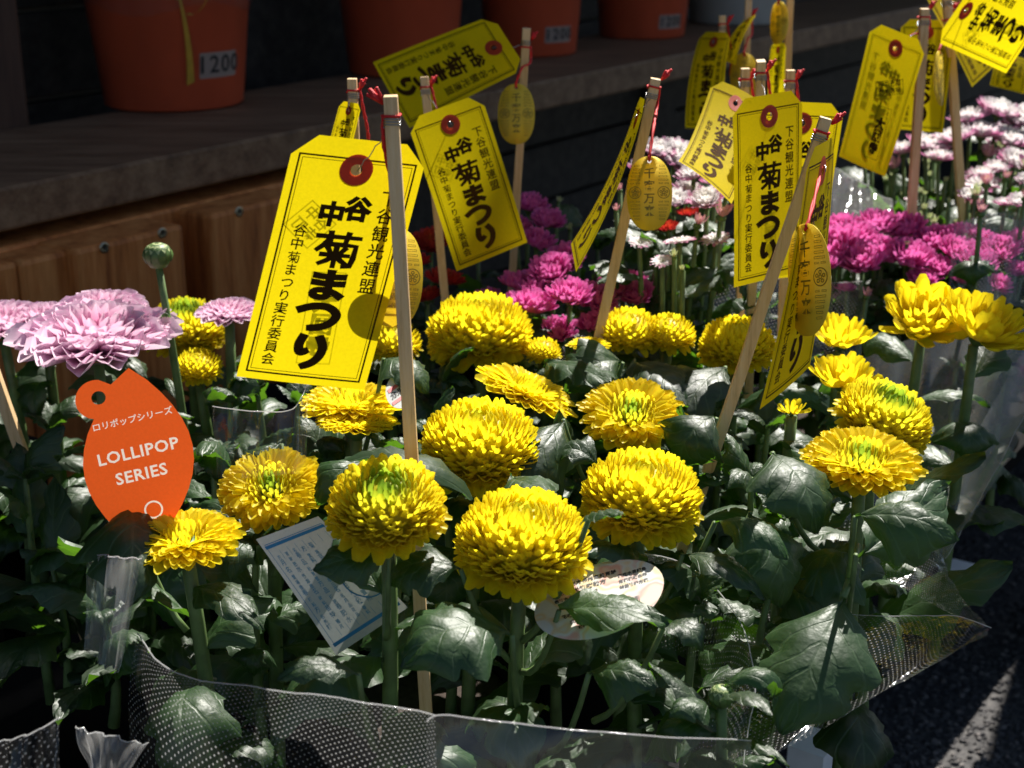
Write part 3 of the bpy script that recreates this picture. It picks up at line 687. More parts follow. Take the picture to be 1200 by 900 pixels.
for (px, py, z) in ((30, 560, .46), (60, 660, .44), (120, 720, .42), (150, 600, .44), (10, 470, .455), (60, 500, .45), (180, 690, .42)):
    leafy(px, py, z-(.055 if py > 590 else .03), LB2, 7, 1.1, group='shaded leafy shoots at the lower left')
LB3 = 'leafy shoot among the film sleeves at the lower right'
for (px, py, z) in ((900, 700, .42), (820, 700, .425)):
    leafy(px, py, z, LB3, 9, 1.0, group='leafy shoots at the lower right')
LB4 = 'leafy green stem between the magenta, white and red flowers'
for (px, py, z) in ((880, 330, .44), (820, 330, .45), (780, 320, .45), (940, 340, .45), (700, 290, .45), (740, 290, .46), (860, 290, .46), (1090, 340, .44), (1180, 300, .45), (1040, 340, .44), (1160, 250, .47), (1100, 240, .46), (900, 360, .44), (640, 300, .44), (560, 300, .44), (1180, 420, .42), (1120, 430, .42)):
    leafy(px, py, z, LB4, 10, .7, group='leafy stems in the back rows')

# pots standing on the bench
POTN = [(a, min(b, .555)) for a, b in [(-.62, .60), (-.42, .58), (-.33, .30), (-.20, .62), (-.12, .42), (.02, .60), (.05, .22), (.12, .42), (.28, .60), (.30, .30), (.46, .45), (.50, .62), (.66, .30), (.72, .55), (.9, .42), (.95, .60), (-.40, .12), (-.15, .12), (.30, .08)]]
potp = None
for i, (t, p) in enumerate(POTN):
    root = thing('nursery_pot', 'black nursery pot on the bench, hidden in the foliage', 'pot', S(t, p, .206), 'nursery pots on the bench')
    if potp is None:
        b = MB(); b.lathe([(.0005, 0), (.045, 0), (.062, .115), (.066, .115), (.066, .125), (.060, .125), (.057, .112)], 24); potp = b.mesh('pot_body', M['potblack'])
        b = MB(); b.lathe([(.059, .108), (.03, .112), (.0005, .110)], 20); soilm = b.mesh('soil', M['soil'])
    link('pot_body', potp, root); link('soil', soilm, root)

# ------------------------------------------------------------------ pots on the shelf
def lathe_pot(px, py, rb, rt, h, m, label, price=None, wrap=True, name='shelf_pot', t=None):
    c = at_z(px, py, .486)
    root = thing(name, label, 'pot', c, 'pots on the wooden shelf')
    b = MB(); b.lathe([(.0005, .004), (rb*.92, .004), (rb*.94, 0), (rb, .003), (rb+(rt-rb)*.86, h*.86), (rt*1.0, h*.865), (rt*1.01, h*.9), (rt*1.03, h), (rt*.98, h), (rt*.95, h*.9)], 56)
    b.build('pot_body', m, root)
    b = MB(); b.lathe([(rt*.93, h*.92), (rt*.5, h*.94), (.0005, h*.93)], 24); b.build('soil', M['soil'], root)
    if price:
        s_, ang, zc, wl, hl = price
        a0 = ang
        def mp(x, z, off):
            zz_ = zc+z; r = rb+(rt-rb)*zz_/(h)+off; a = a0+x/r
            return (r*math.cos(a), r*math.sin(a), zz_)
        b = MB(); b.grid([[mp(-wl/2+wl*j/8, -hl/2+hl*i, .0006) for j in range(9)] for i in (0, 1)]); lb = b.build('price_label', M['pricelabel'], root)
        v, f = text_polys(s_, hl*.95, .0004, res=3, space=1.15); b = MB(); b.v = [mp(x, y, .0011) for x, y in v]
        for q in f: b.face(q)
        b.build('price_digits', M['blackink'], lb, False)
    if wrap:      # the foot of a clear film sleeve over the rim
        b = MB(); rows = []; n = 72
        for i in range(7):
            zz_ = h*(.52+.13*i) ; rows.append([((rb+(rt-rb)*zz_/h*1.0+.003+.02*(i/6)**2+.002*math.sin(j*1.9+i)+(.006*math.sin(j*.5))*i/6)*math.cos(2*PI*j/n), (rb+(rt-rb)*zz_/h+.003+.02*(i/6)**2+.002*math.sin(j*1.3+i)+(.006*math.sin(j*.5))*i/6)*math.sin(2*PI*j/n), zz_+.006*math.sin(j*.33)) for j in range(n)])
        b.grid(rows, None, True); b.build('film_sleeve', M['film'], root)
    return root, c
ang = lambda c, off: math.atan2(-c.y, -c.x)+off
c1 = at_z(205, 121, .486)
p1, c1 = lathe_pot(205, 121, .073, .094, .20, M['pot'], 'brick-red plastic pot with a 1200 price label nearest the left end of the shelf', ('1200', ang(c1, .66), .047, .048, .026), True)
# yellow strips standing in for reflections in the film of the first pot
for k, (a1, z1, a2, z2, a3, z3, wd) in enumerate(((.10, .03, .12, .07, .02, .115, .008), (.02, .115, -.15, .125, -.3, .14, .006), (.02, .115, .1, .14, .28, .16, .007), (.06, .12, .0, .15, -.06, .19, .003), (.1, .10, .25, .095, .42, .125, .003), (-.3, .14, -.2, .12, -.12, .115, .002))):
    b = MB(); rows = []
    for i in range(9):
        s = i/8; a = a1*(1-s)**2+2*a2*s*(1-s)+a3*s*s; z = z1*(1-s)**2+2*z2*s*(1-s)+z3*s*s
        r = .073+.021*z/.2+.0022; aa = ang(c1, a+.12)
        rows.append([(r*math.cos(aa+q/r), r*math.sin(aa+q/r), z+q*.4) for q in (-wd/2*(1-.7*s), wd/2*(1-.7*s))])
    b.grid(rows); b.build('reflection_strip', simple('yellow_reflection', (.5, .27, .02), .5, var=.2) if k == 0 else bpy.data.materials['yellow_reflection'], p1)
c2 = at_z(472, 88, .486)
lathe_pot(472, 84, .066, .084, .19, M['pot'], 'brick-red pot on the shelf behind the rotated shaded tag', None, True)
c3 = at_z(622, 62, .486)
lathe_pot(622, 62, .062, .076, .18, M['pot'], 'brick-red pot with a price label right behind the stake with the small gold charm', ('1200', ang(c3, .62), .030, .042, .021), True)
c4 = at_z(752, 42, .486)
lathe_pot(752, 42, .064, .078, .18, M['pot'], 'brick-red pot with a faint price label between the other red pots and the white pot', ('1200', ang(c4, .70), .026, .042, .02), False)
c5 = at_z(868, 24, .486)
lathe_pot(866, 25, .082, .098, .18, M['potwhite'], 'off-white pot on the shelf behind the far stakes', None, False)
lathe_pot(1040, -14, .05, .075, .12, M['potgreen'], 'pale green pot at the top edge of the picture on the shelf', None, False)
# the tall plants in the shelf pots rise above the picture
for (px, py, hh, i) in ((205, 121, .2, 0), (472, 84, .19, 1), (622, 62, .18, 2), (752, 42, .18, 3)):
    c = at_z(px, py, .486)
    root = thing('potted_chrysanthemum', ['tall leafy plant growing in the leftmost red shelf pot', 'tall leafy plant in the second red shelf pot', 'tall leafy plant in the third red shelf pot', 'tall leafy plant in the fourth red shelf pot'][i], 'plant', c+Vector((0, 0, hh*.93)))
    for k in range(3):
        a = Vector((.02*math.cos(k*2.1), .02*math.sin(k*2.1), 0)); e = a*3+Vector((0, 0, .42+.05*k)); st, pts = stem_tube(root, a, e, (.01, 0), .004, .003)
        for q in range(9): put_leaf(root, a.lerp(e, .15+.09*q), q*GA+k, R_(20), 0, 1.1)
        h = make_head(head_deco(.045, .02, 70, 50+k+i*3), M['white' if i % 2 else 'yellow'], root, orient(e, .1, -.1), 0, prof=prof_point, R=.03, ns=4, nw=2)

# ------------------------------------------------------------------ stakes, tags, charms
STK = {}
def stake(key, top, dt, bot, label, ext=.06, w_=.0052, lean=None, group='wooden stakes carrying yellow tags'):
    A = at(top[0], top[1], dt); L = math.hypot(bot[0]-top[0], bot[1]-top[1])/FPX*dt
    db = dt+(lean if lean is not None else .34*L); B = at(bot[0], bot[1], db); u = (A-B).normalized(); B2 = B-u*ext
    root = thing('stake', label, 'stake', B2, group)
    s1 = (u.cross(-FW)).normalized()*w_; s2 = u.cross(s1).normalized()*w_
    mb = MB(); n_ = 6; rows = []
    r = random.Random(hash(key) % 1000 if False else sum(map(ord, key)))
    for i in range(n_+1):
        c = (A-B2)*(i/n_) + s1.normalized()*r.uniform(-.0004, .0004)
        rows.append([c+s1*x+s2*y for x, y in ((-.5, -.5), (.5, -.5), (.5, .5), (-.5, .5))])
    mb.grid(rows, None, True); k = len(mb.v); mb.face([k-4, k-3, k-2, k-1])
    o = mb.build('shaft', M['stake'], root, False); md = o.modifiers.new('bevel', 'BEVEL'); md.width = .0004; md.segments = 2
    STK[key] = (A, B, u, s1, s2, w_)
    return root
stake('A', (458, 112), .548, (497, 790), 'nearest pale square stake, in front of the right side of the big near tag', ext=.02, lean=.085)
stake('S', (413, 92), .82, (424, 400), 'short-looking stake just left of the nearest one, top above the big near tag')
stake('B', (497, 90), .93, (520, 330), 'stake with red cord whose top shows between the two shaded tags', lean=.03)
stake('C', (617, 33), 1.0, (602, 290), 'thin shaded stake behind the small oval gold charm near the red pots', w_=.0055)
stake('E', (768, 92), .80, (712, 350), 'golden leaning stake beside the narrow pale tag', w_=.0055)
stake('D', (968, 138), .66, (822, 572), 'long pale stake leaning left in front of the yellow tags at the right')
stake('F', (873, 80), .90, (868, 330), 'leftmost of three stake tops behind the upright tag')
stake('G', (892, 71), .84, (880, 380), 'middle one of three stake tops behind the upright tag', lean=.09)
stake('H', (926, 82), .90, (918, 330), 'rightmost of three stake tops behind the upright tag')
stake('J', (1083, 10), 1.0, (1067, 282), 'pinkish stake in front of the tag seen from its stamped back', w_=.0058)
stake('L', (1109, -12), 1.05, (1128, 250), 'stake at the left side of the top right tag, bound low with a dark tie', w_=.0058)
stake('N', (847, 18), 1.15, (843, 200), 'far stake above the dull tag near the white pot', lean=.04)
stake('O', (878, -20), 1.2, (870, 200), 'far stake rising past the top edge in front of the white pot', lean=.04)
stake('Q', (927, -20), 1.15, (917, 220), 'far stake beside the dark oval charm near the top edge')
q = at(-15, 410, .62)
stake('Z', (-16, 412), .80, (45, 585), 'brown stake crossing the left edge below the pink blooms', w_=.006, ext=.1)

TW, TH = .05, .1
def tag_outline():
    c = .0085; w2 = TW/2
    return [(-w2+c, 0), (w2-c, 0), (w2, -c), (w2, -TH), (-w2, -TH), (-w2, -c)]
def paper_flat(hole=(0, -.012), hr=.0022, nx=5, ny=12, outline=None, w=TW, h=TH):
    bm = bmesh.new(); ol = outline or tag_outline()
    vs = [bm.verts.new((x, y, 0)) for x, y in ol]; es = [bm.edges.new((vs[i], vs[(i+1) % len(vs)])) for i in range(len(vs))]
    if hole:
        hv = [bm.verts.new((hole[0]+hr*math.cos(a*PI/8), hole[1]+hr*math.sin(a*PI/8), 0)) for a in range(16)]; es += [bm.edges.new((hv[i], hv[(i+1) % 16])) for i in range(16)]
    bmesh.ops.triangle_fill(bm, edges=es, use_beauty=True, use_dissolve=False)
    for i in range(1, ny): bmesh.ops.bisect_plane(bm, geom=bm.verts[:]+bm.edges[:]+bm.faces[:], plane_co=(0, -h*i/ny, 0), plane_no=(0, 1, 0))
    for i in range(1, nx): bmesh.ops.bisect_plane(bm, geom=bm.verts[:]+bm.edges[:]+bm.faces[:], plane_co=(-w/2+w*i/nx, 0, 0), plane_no=(1, 0, 0))
    bm.verts.ensure_lookup_table(); bm.verts.index_update()
    v = [(x.co.x, x.co.y) for x in bm.verts]; f = [tuple(q.index for q in x.verts) for x in bm.faces]
    # all faces turned the same way
    ff = []
    for q in f:
        a = sum(v[q[i]][0]*v[q[(i+1) % len(q)]][1]-v[q[(i+1) % len(q)]][0]*v[q[i]][1] for i in range(len(q)))
        ff.append(q if a > 0 else q[::-1])
    bm.free(); return v, ff
PAPER = paper_flat()
def cut_sheet(outline, hole, hr, polys):
    bm = bmesh.new()
    def loop(pts):
        vs = [bm.verts.new((x, y, 0)) for x, y in pts]; return [bm.edges.new((vs[i], vs[(i+1) % len(vs)])) for i in range(len(vs))]
    es = loop(outline)+loop([(hole[0]+hr*math.cos(a*PI/8), hole[1]+hr*math.sin(a*PI/8)) for a in range(16)])
    V, Fc = polys; key = {}; cnt = {}
    K = lambda i: (round(V[i][0], 6), round(V[i][1], 6))
    for q in Fc:
        for i in range(len(q)):
            a, b_ = K(q[i]), K(q[(i+1) % len(q)]); e = (min(a, b_), max(a, b_)); cnt[e] = cnt.get(e, 0)+1
    for (a, b_), c in cnt.items():
        if c == 1 and a != b_:
            for p in (a, b_):
                if p not in key: key[p] = bm.verts.new((*p, 0))
            es.append(bm.edges.new((key[a], key[b_])))
    bmesh.ops.triangle_fill(bm, edges=es, use_beauty=False, use_dissolve=False)
    bm.verts.index_update(); v = [(x.co.x, x.co.y) for x in bm.verts]; f = [tuple(q.index for q in x.verts) for x in bm.faces]; bm.free()
    A = lambda v, f: sum(abs(sum(v[q[i]][0]*v[q[(i+1) % len(q)]][1]-v[q[(i+1) % len(q)]][0]*v[q[i]][1] for i in range(len(q))))/2 for q in f)
    print('cut areas', A(v, f), A(V, Fc), A(*paper_flat(hole, hr, 1, 1, outline)))
    ff = []
    for q in f:
        a = sum(v[q[i]][0]*v[q[(i+1) % len(q)]][1]-v[q[(i+1) % len(q)]][0]*v[q[i]][1] for i in range(len(q)))
        ff.append(q if a > 0 else q[::-1])
    return v, ff
def strip_frame(x0, x1, y0, y1, t):
    """rectangular line frame as quads, finely cut"""
    V = []; Fc = []
    def seg(a, b, c, d, n):
        k = len(V)
        for i in range(n+1):
            s = i/n; V.append((a[0]+(b[0]-a[0])*s, a[1]+(b[1]-a[1])*s)); V.append((c[0]+(d[0]-c[0])*s, c[1]+(d[1]-c[1])*s))
        for i in range(n): Fc.append((k+2*i, k+2*i+2, k+2*i+3, k+2*i+1))
    seg((x0, y0), (x1, y0), (x0, y0+t), (x1, y0+t), 6); seg((x0, y1-t), (x1, y1-t), (x0, y1), (x1, y1), 6)
    seg((x0, y0+t), (x0, y1-t), (x0+t, y0+t), (x0+t, y1-t), 12); seg((x1-t, y0+t), (x1-t, y1-t), (x1, y0+t), (x1, y1-t), 12)
    return V, Fc
def joinp(lst):
    V = []; Fc = []
    for (v, f), dx, dy, sx, sy, rot in lst:
        k = len(V); c, s = math.cos(rot), math.sin(rot)
        V += [(dx+(x*sx*c-y*sy*s), dy+(x*sx*s+y*sy*c)) for x, y in v]; Fc += [tuple(k+i for i in q) for q in f]
    return V, Fc
def stroke_polys(strokes, size, wd):
    V = []; Fc = []
    for st_ in strokes:
        pts = [Vector(((x-.5)*size, (y-.5)*size)) for x, y in st_]; k = len(V); n = len(pts)
        for i, p in enumerate(pts):
            d = (pts[min(i+1, n-1)]-pts[max(i-1, 0)]).normalized(); nn = Vector((-d.y, d.x)); e = d*(wd*.35)*(-1 if i == 0 else 1 if i == n-1 else 0)
            ww = wd*(.5 if i < n-1 else .40); V += [tuple(p+nn*ww+e), tuple(p-nn*ww+e)]
        for i in range(n-1): Fc.append((k+2*i, k+2*i+1, k+2*i+3, k+2*i+2))
    return V, Fc
KIKU = [[(.04, .87), (.96, .89)], [(.31, 1.0), (.33, .77)], [(.70, 1.0), (.67, .77)], [(.28, .76), (.20, .62), (.08, .48)], [(.22, .66), (.60, .67), (.91, .66), (.90, .3), (.86, .08), (.72, .06)],
        [(.50, .60), (.50, .04)], [(.20, .36), (.78, .37)], [(.31, .56), (.38, .44)], [(.69, .57), (.61, .44)], [(.46, .34), (.34, .20), (.19, .10)], [(.55, .34), (.64, .22), (.77, .13)]]
def smooth_pts(P, n=5):
    P = [Vector(p) for p in P]; out = []
    for i in range(len(P)-1):
        p0, p1, p2, p3 = P[max(i-1, 0)], P[i], P[i+1], P[min(i+2, len(P)-1)]
        for k in range(n):
            f = k/n; out.append(tuple(.5*((2*p1)+(p2-p0)*f+(2*p0-5*p1+4*p2-p3)*f*f+(3*p1-p0-3*p2+p3)*f**3)))
    return out+[tuple(P[-1])]
RI = [smooth_pts([(.24, .98), (.18, .70), (.24, .44), (.38, .50)]), smooth_pts([(.66, .98), (.78, .70), (.76, .40), (.62, .14), (.40, -.02)])]
TSU = [smooth_pts([(.04, .66), (.34, .80), (.68, .80), (.90, .60), (.82, .34), (.58, .17), (.36, .12)])]
def glyph(ch, size, bold):
    if ch == '菊': return stroke_polys(KIKU, size*.90, size*.06+bold*2)
    return text_polys(ch, size, bold)
def vert_text(s, size, x, y0, pitch, bold=0, sx=1, sy=1, rot=0):
    return [(glyph(ch, size, bold), x, y0-i*pitch, sx, sy, rot) for i, ch in enumerate(s)]
fr = strip_frame(-.0222, .0222, -.0972, -.0075, .0007); fr2 = strip_frame(-.0207, .0207, -.0957, -.009, .00025)
main = []
main += [(text_polys('中', .0100, .00055, res=4), -.0052, -.0310, 1.0, 1.0, 0), (text_polys('谷', .0100, .00055), .0042, -.0280, 1.0, 1.0, 0)]
main += [(stroke_polys(KIKU, .0142, .0020), .0, -.0445, 1.22, 1.0, 0), (text_polys('ま', .0140, .00085, res=4), 0, -.0597, 1.22, .95, 0), (stroke_polys(TSU, .0132, .0030), -.0003, -.0716, 1.25, 1.0, 0), (stroke_polys(RI, .0122, .0030), .0, -.0862, 1.25, 1.0, 0)]
side1 = vert_text('下谷観光連盟', .0066, .0150, -.0225, .0071, .00010)
side2 = vert_text('谷中菊まつり実行委員会', .0052, -.0150, -.0385, .0053, .00008)
PRINT = joinp([(fr, 0, 0, 1, 1, 0), (fr2, 0, 0, 1, 1, 0)] + main + side1 + side2)
st1 = joinp([(strip_frame(-.007, .007, -.007, .007, .0004), 0, 0, 1, 1, 0), (text_polys('谷中', .0058, .0001), 0, .003, 1, 1, 0), (text_polys('寺町', .0058, .0001), 0, -.003, 1, 1, 0)])
st2 = joinp([(strip_frame(-.0065, .0065, -.019, .019, .0003), 0, 0, 1, 1, 0)]+vert_text('まつり', .003, .0035, .015, .0035)+vert_text('大圓寺', .0088, -.0005, .006, .0090, .00055))
STAMP = joinp([(st1, .012, -.035, 1, 1, R_(38)), (st2, -.001, -.072, 1, 1, R_(-4))])
st1b = joinp([(strip_frame(-.0125, .0125, -.0052, .0052, .0004), 0, 0, 1, 1, 0), (text_polys('谷中七福', .0058, .0001), 0, .0024, .9, .8, 0), (text_polys('菊大会場', .0058, .0001), 0, -.0024, .9, .8, 0)])
STAMPB = joinp([(st1b, .004, -.040, 1, 1, R_(22)), (st2, .0055, -.073, 1, 1, R_(0))])
st_ring = None
def disc_polys(r, hr=0, n=24, c=(0, 0)):
    V = [(c[0]+q*math.cos(2*PI*i/n), c[1]+q*math.sin(2*PI*i/n)) for q in (hr, r) for i in range(n)]
    return V, [(i, (i+1) % n, n+(i+1) % n, n+i)[::-1] for i in range(n)]
WASH = disc_polys(.0062, .0022, c=(0, -.012))
def surf_build(name, polys, fn, off, m, parent, smooth=True):
    mb = MB(); mb.v = [tuple(fn(x, y, off)) for x, y in polys[0]]
    for q in polys[1]: mb.face(q)
    return mb.build(name, m, parent, smooth)
def coil(parent, A, u, s1, s2, w_, dn=.008, turns=3, mtl='wire', r=.00028, name='wire_coil'):
    pts = []; hw = w_*.5+.0004
    for k in range(turns*4+1):
        cx, cy = ((-1, -1), (1, -1), (1, 1), (-1, 1))[k % 4]
        pts.append(A-u*(dn+.0011*k/4)+s1.normalized()*hw*cx+s2.normalized()*hw*cy-parent.location)
    mb = MB(); mb.tube(pts, r, 5); return mb.build(name, M[mtl], parent)
def rope(parent, pts, r=.0009, name='red_cord', mtl='cord'):
    mb = MB(); P = [Vector(p) for p in pts]; n = 14; cur = []
    for i in range(n+1):
        t = i/n*(len(P)-1); k = min(int(t), len(P)-2); f = t-k
        p0, p1, p2, p3 = P[max(k-1, 0)], P[k], P[k+1], P[min(k+2, len(P)-1)]
        cur.append(.5*((2*p1)+(p2-p0)*f+(2*p0-5*p1+4*p2-p3)*f*f+(3*p1-p0-3*p2+p3)*f**3))
    for off in (0, PI):
        sp = [c+Vector((math.cos(i*1.7+off), math.sin(i*1.7+off), math.sin(i*1.1))).normalized()*r*.55 for i, c in enumerate(cur)]
        mb.tube(sp, r*.72, 5)
    return mb.build(name, M[mtl], parent)
def tuft(parent, P, d):
    mb = MB(); r = random.Random(7)
    for i in range(9):
        e = d+Vector((r.uniform(-.3, .3), r.uniform(-.3, .3), r.uniform(-.3, .3))); mb.tube([P, P+e*.0028, P+(e+Vector((r.uniform(-.2, .2), 0, 0)))*.006], [.0006, .0008, .0007], 5)
    return mb.build('cord_tuft', M['cord'], parent)
def make_tag(corners, depths, label, stk=None, bend=(0, 0), curl=0, stamp=STAMP, flipped=False, washer=True, group='yellow festival paper tags', wireto=None):
    """corners: picture points of TL, TR, BL, BR with their distances; bend=(along, across) sag in metres"""
    P = [at(c[0], c[1], d) for c, d in zip(corners, depths)]
    nrm = (P[1]-P[0]).cross(P[0]-P[2]).normalized()
    def sfc(x, y, off):
        u, v = x/TW+.5, -y/TH
        p = (P[0]*(1-u)+P[1]*u)*(1-v)+(P[2]*(1-u)+P[3]*u)*v
        a, b_ = bend
        return p+nrm*(a*4*v*(1-v)+b_*4*u*(1-u)+curl*v**3+off)
    hole = sfc(0, -.012, 0)
    root = thing('paper_tag', label, 'tag', hole, group)
    fn = lambda x, y, o: sfc(x, y, o)-hole
    surf_build('paper', PAPER, fn, 0, M['tag'], root)
    surf_build('printing', PRINT, fn, .00016, M['ink'], root, True)
    if stamp: surf_build('stamp', stamp, (lambda x, y, o: fn(-x, y, o)), -.00018, M['stamp'] if not flipped else M['ink'], root)
    for o_ in (.00022, -.00022): surf_build('washer', WASH, fn, o_, M['washer'], root)
    if stk:
        A, B, u, s1, s2, w_ = STK[stk]; coil(root, A, u, s1, s2, w_)
        a = A-u*.010; q = sfc(0, -.012, .0015); q2 = sfc(0, -.003, .002)
        mb = MB(); pts = bezier(a-hole, (a+q2)/2-hole-Vector((0, 0, .004)), q-hole, 10)
        mb.tube([p+Vector((.0004*math.sin(i*2.2), 0, .0004*math.cos(i*2.2))) for i, p in enumerate(pts)], .00022, 5); mb.build('wire', M['wire'], root)
    return root
make_tag([(347, 155), (503, 172), (277, 441), (427, 457)], [.556, .570, .572, .584], 'big sunlit yellow tag nearest the camera, hanging behind the nearest stake', 'A', (.0012, .0010), .0)
make_tag([(399, 118), (424, 122), (378, 196), (404, 206)], [.84, .80, .86, .82], 'sliver of a pale tag showing above the big near tag', 'S')
make_tag([(476, 141), (563, 109), (535, 318), (618, 284)], [.885, .905, .90, .92], 'shaded yellow tag hanging tilted over the corner of the rotated tag', 'B', (.001, .001))
make_tag([(577, 18), (617, 80), (437, 73), (480, 150)], [.987, .970, 1.035, 1.02], 'shaded yellow tag turned sideways in front of the red pots', 'C', (.001, .0005))
make_tag([(749, 113), (757, 117), (669, 286), (675, 319)], [.80, .76, .81, .765], 'narrow pale tag seen nearly edge-on left of the golden stake', 'E', (-.0035, 0), stamp=None)
make_tag([(836, 92), (898, 124), (794, 196), (856, 246)], [.89, .87, .82, .80], 'sunlit tag with curled lower end behind the left side of the upright tag', 'F', (-.006, .002), .004)
make_tag([(858, 118), (940, 104), (860, 337), (936, 318)], [.79, .815, .79, .815], 'upright sunlit tag hanging in the middle of the right group', 'G', (.0008, .001))
make_tag([(893, 118), (990, 122), (868, 330), (958, 322)], [.845, .86, .845, .86], 'sunlit tag behind the leaning long stake, mostly hidden by two tags', 'H', (.0005, .001))
make_tag([(948, 175), (978, 158), (890, 480), (949, 429)], [.625, .665, .60, .65], 'narrow near tag turned sideways behind the leaning long stake', 'D', (.002, .001), stamp=None)
make_tag([(1087, 50), (1022, 24), (1037, 207), (983, 183)], [.975, 1.0, .965, .985], 'sunlit tag seen from its stamped back at the far right group', 'J', (.001, .001), stamp=STAMPB, flipped=True)
make_tag([(1056, 22), (1120, 24), (1050, 151), (1105, 156)], [1.08, 1.07, 1.06, 1.05], 'shaded tag directly behind the tag with the stamped back', None, (.001, 0), stamp=None)
make_tag([(1095, 48), (1150, -32), (1179, 86), (1232, 5)], [1.0, .985, .985, .965], 'sunlit tag running to the top right corner of the picture', 'L', (.001, 0))
make_tag([(1080, -12), (1128, -34), (1139, 102), (1178, 66)], [1.07, 1.09, 1.05, 1.07], 'pale tag whose pointed corner shows below the top right tag', None, (.001, 0), stamp=None)
make_tag([(822, 37), (858, 38), (803, 150), (850, 151)], [1.17, 1.13, 1.14, 1.09], 'dull shaded tag with its printing half visible left of the far oval charm', 'N', (.004, 0), stamp=None)
make_tag([(874, 22), (888, 16), (846, 70), (862, 76)], [1.2, 1.14, 1.17, 1.13], 'narrow dull tag seen edge-on in front of the white pot', 'O', (.003, 0), stamp=None)
make_tag([(904, 50), (922, 50), (900, 120), (920, 122)], [1.18, 1.14, 1.17, 1.13], 'dark backlit tag hanging beside the far stake under the dark charm', None, (.001, 0), stamp=None)
make_tag([(1170, 60), (1206, 70), (1160, 100), (1200, 110)], [1.15, 1.13, 1.14, 1.12], 'tag in shade low behind the top right tag', None, (.001, 0), stamp=None)

# oval charms
def oval(n=40, a=.0124, b=.0202):
    return [(a*math.copysign(abs(math.cos(2*PI*i/n))**.86, math.cos(2*PI*i/n)), b*math.copysign(abs(math.sin(2*PI*i/n))**.9, math.sin(2*PI*i/n))) for i in range(n)]
OVP = paper_flat(hole=(0, .0175), hr=.0011, outline=oval(), nx=1, ny=1)
rel = []
for sx in (-1, 1):
    cx = sx*.0078
    rel += [(disc_polys(.0034, .0030, 20, (cx, .0005)), 0, 0, 1, 1, 0), (disc_polys(.0009, .0005, 10, (cx, .0005)), 0, 0, 1, 1, 0)]
    for k in range(5):
        a = PI/2+k*2*PI/5; rel.append((disc_polys(.0008, .0004, 8, (cx+.0017*math.cos(a), .0005+.0017*math.sin(a))), 0, 0, 1, 1, 0))
    for k in range(6):
        for sy in (-1, 1):
            y = .0005+sy*(.0050+.0019*k); half = .0029-.0003*k
            if abs(y) > .0165: continue
            if k == 0: rel += [(strip_frame(-.0011, .0011, -.00035, .00035, .00018), cx-.0016, y, 1, 1, 0), (strip_frame(-.0011, .0011, -.00035, .00035, .00018), cx+.0016, y, 1, 1, 0)]
            else: rel.append((strip_frame(-half, half, -.00045, .00045, .00018), cx-sx*.0002*k, y, 1, 1, 0))
rel += vert_text('千客万来', .0062, 0, .0105, .0068, .00008)
RELIEF = joinp(rel)
def charm(px, py, d, hpx, label, wfac=1., roll=0, yaw=0, stk=None, cordpts=None, pitch=0, tuftp=None, dn=.01):
    c = at(px, py, d); sc = hpx*d/FPX/.0404
    X = (RT*math.cos(yaw)-FW*math.sin(yaw)); Y = UP.copy()
    q = Quaternion(FW, roll); X, Y = q @ X, q @ Y
    Y = Quaternion(X, pitch) @ Y; Z = X.cross(Y)
    top = c+Y*.0175*sc
    root = thing('gold_charm', label, 'charm', top, 'oval gold charms on red cords')
    fn = lambda x, y, o: c+X*x*sc*wfac+Y*y*sc+Z*(o+.0015*sc*(1-(x/.0124)**2))-top
    mb = MB(); mb.v = [tuple(fn(x, y, 0)) for x, y in OVP[0]]
    for f in OVP[1]: mb.face(f)
    ov = mb.build('oval_plate', M['gold'], root, True); md = ov.modifiers.new('t', 'SOLIDIFY'); md.thickness = .0003
    surf_build('relief', RELIEF, fn, .00012, M['goldline'], root)
    if stk:
        A, B, u, s1, s2, w_ = STK[stk]; a = A-u*dn
        mid = (a+top)/2+Vector((0, -.004, 0)); side = s1.normalized()*(w_*.6) if px > 600 and stk not in ('G',) else -s1.normalized()*(w_*.6)
        rope(root, [a+side-top, a+side*1.2-u*.01-top, (mid+side*.3)-top, Vector((0, 0, .004)), Z*.001])
        tuft(root, a+side-top+u*.004, (u+side.normalized()*.6).normalized())
        coil(root, A, u, s1, s2, w_, dn, 1, 'cord', .0006, 'cord_loop')
    return root
charm(461, 325, .5845, 117, 'gold oval charm showing right of the nearest stake behind the big near tag', stk='A', dn=.007, roll=.03, yaw=-.34)
charm(605, 134, .99, 71, 'small gold oval charm hanging in front of the dark gap under the shelf', stk='C', roll=.0, dn=.012)
charm(761, 227, .775, 87, 'gold oval charm hanging on the golden stake before white flowers', stk='E', yaw=.1, dn=.004)
charm(948, 328, .615, 132, 'long olive-gold charm hanging over the narrow near tag', stk='D', yaw=1.12, roll=-.03, wfac=1.0, dn=.006)
charm(1042, 94, 1.02, 78, 'charm half seen through the stamped tag at the far right', stk='J', yaw=-.3, roll=.25, dn=.005)
charm(1100, 92, 1.03, 64, 'pale charm seen from the side between the two far right stakes', stk='L', yaw=-1.0, dn=.02)
charm(872, 89, 1.16, 53, 'pale oval charm behind the stake tops near the white pot', stk='O', dn=.03)
charm(913, 27, 1.14, 50, 'dark oval charm near the top edge beside the far stake', stk='Q', yaw=1.0, dn=.0)
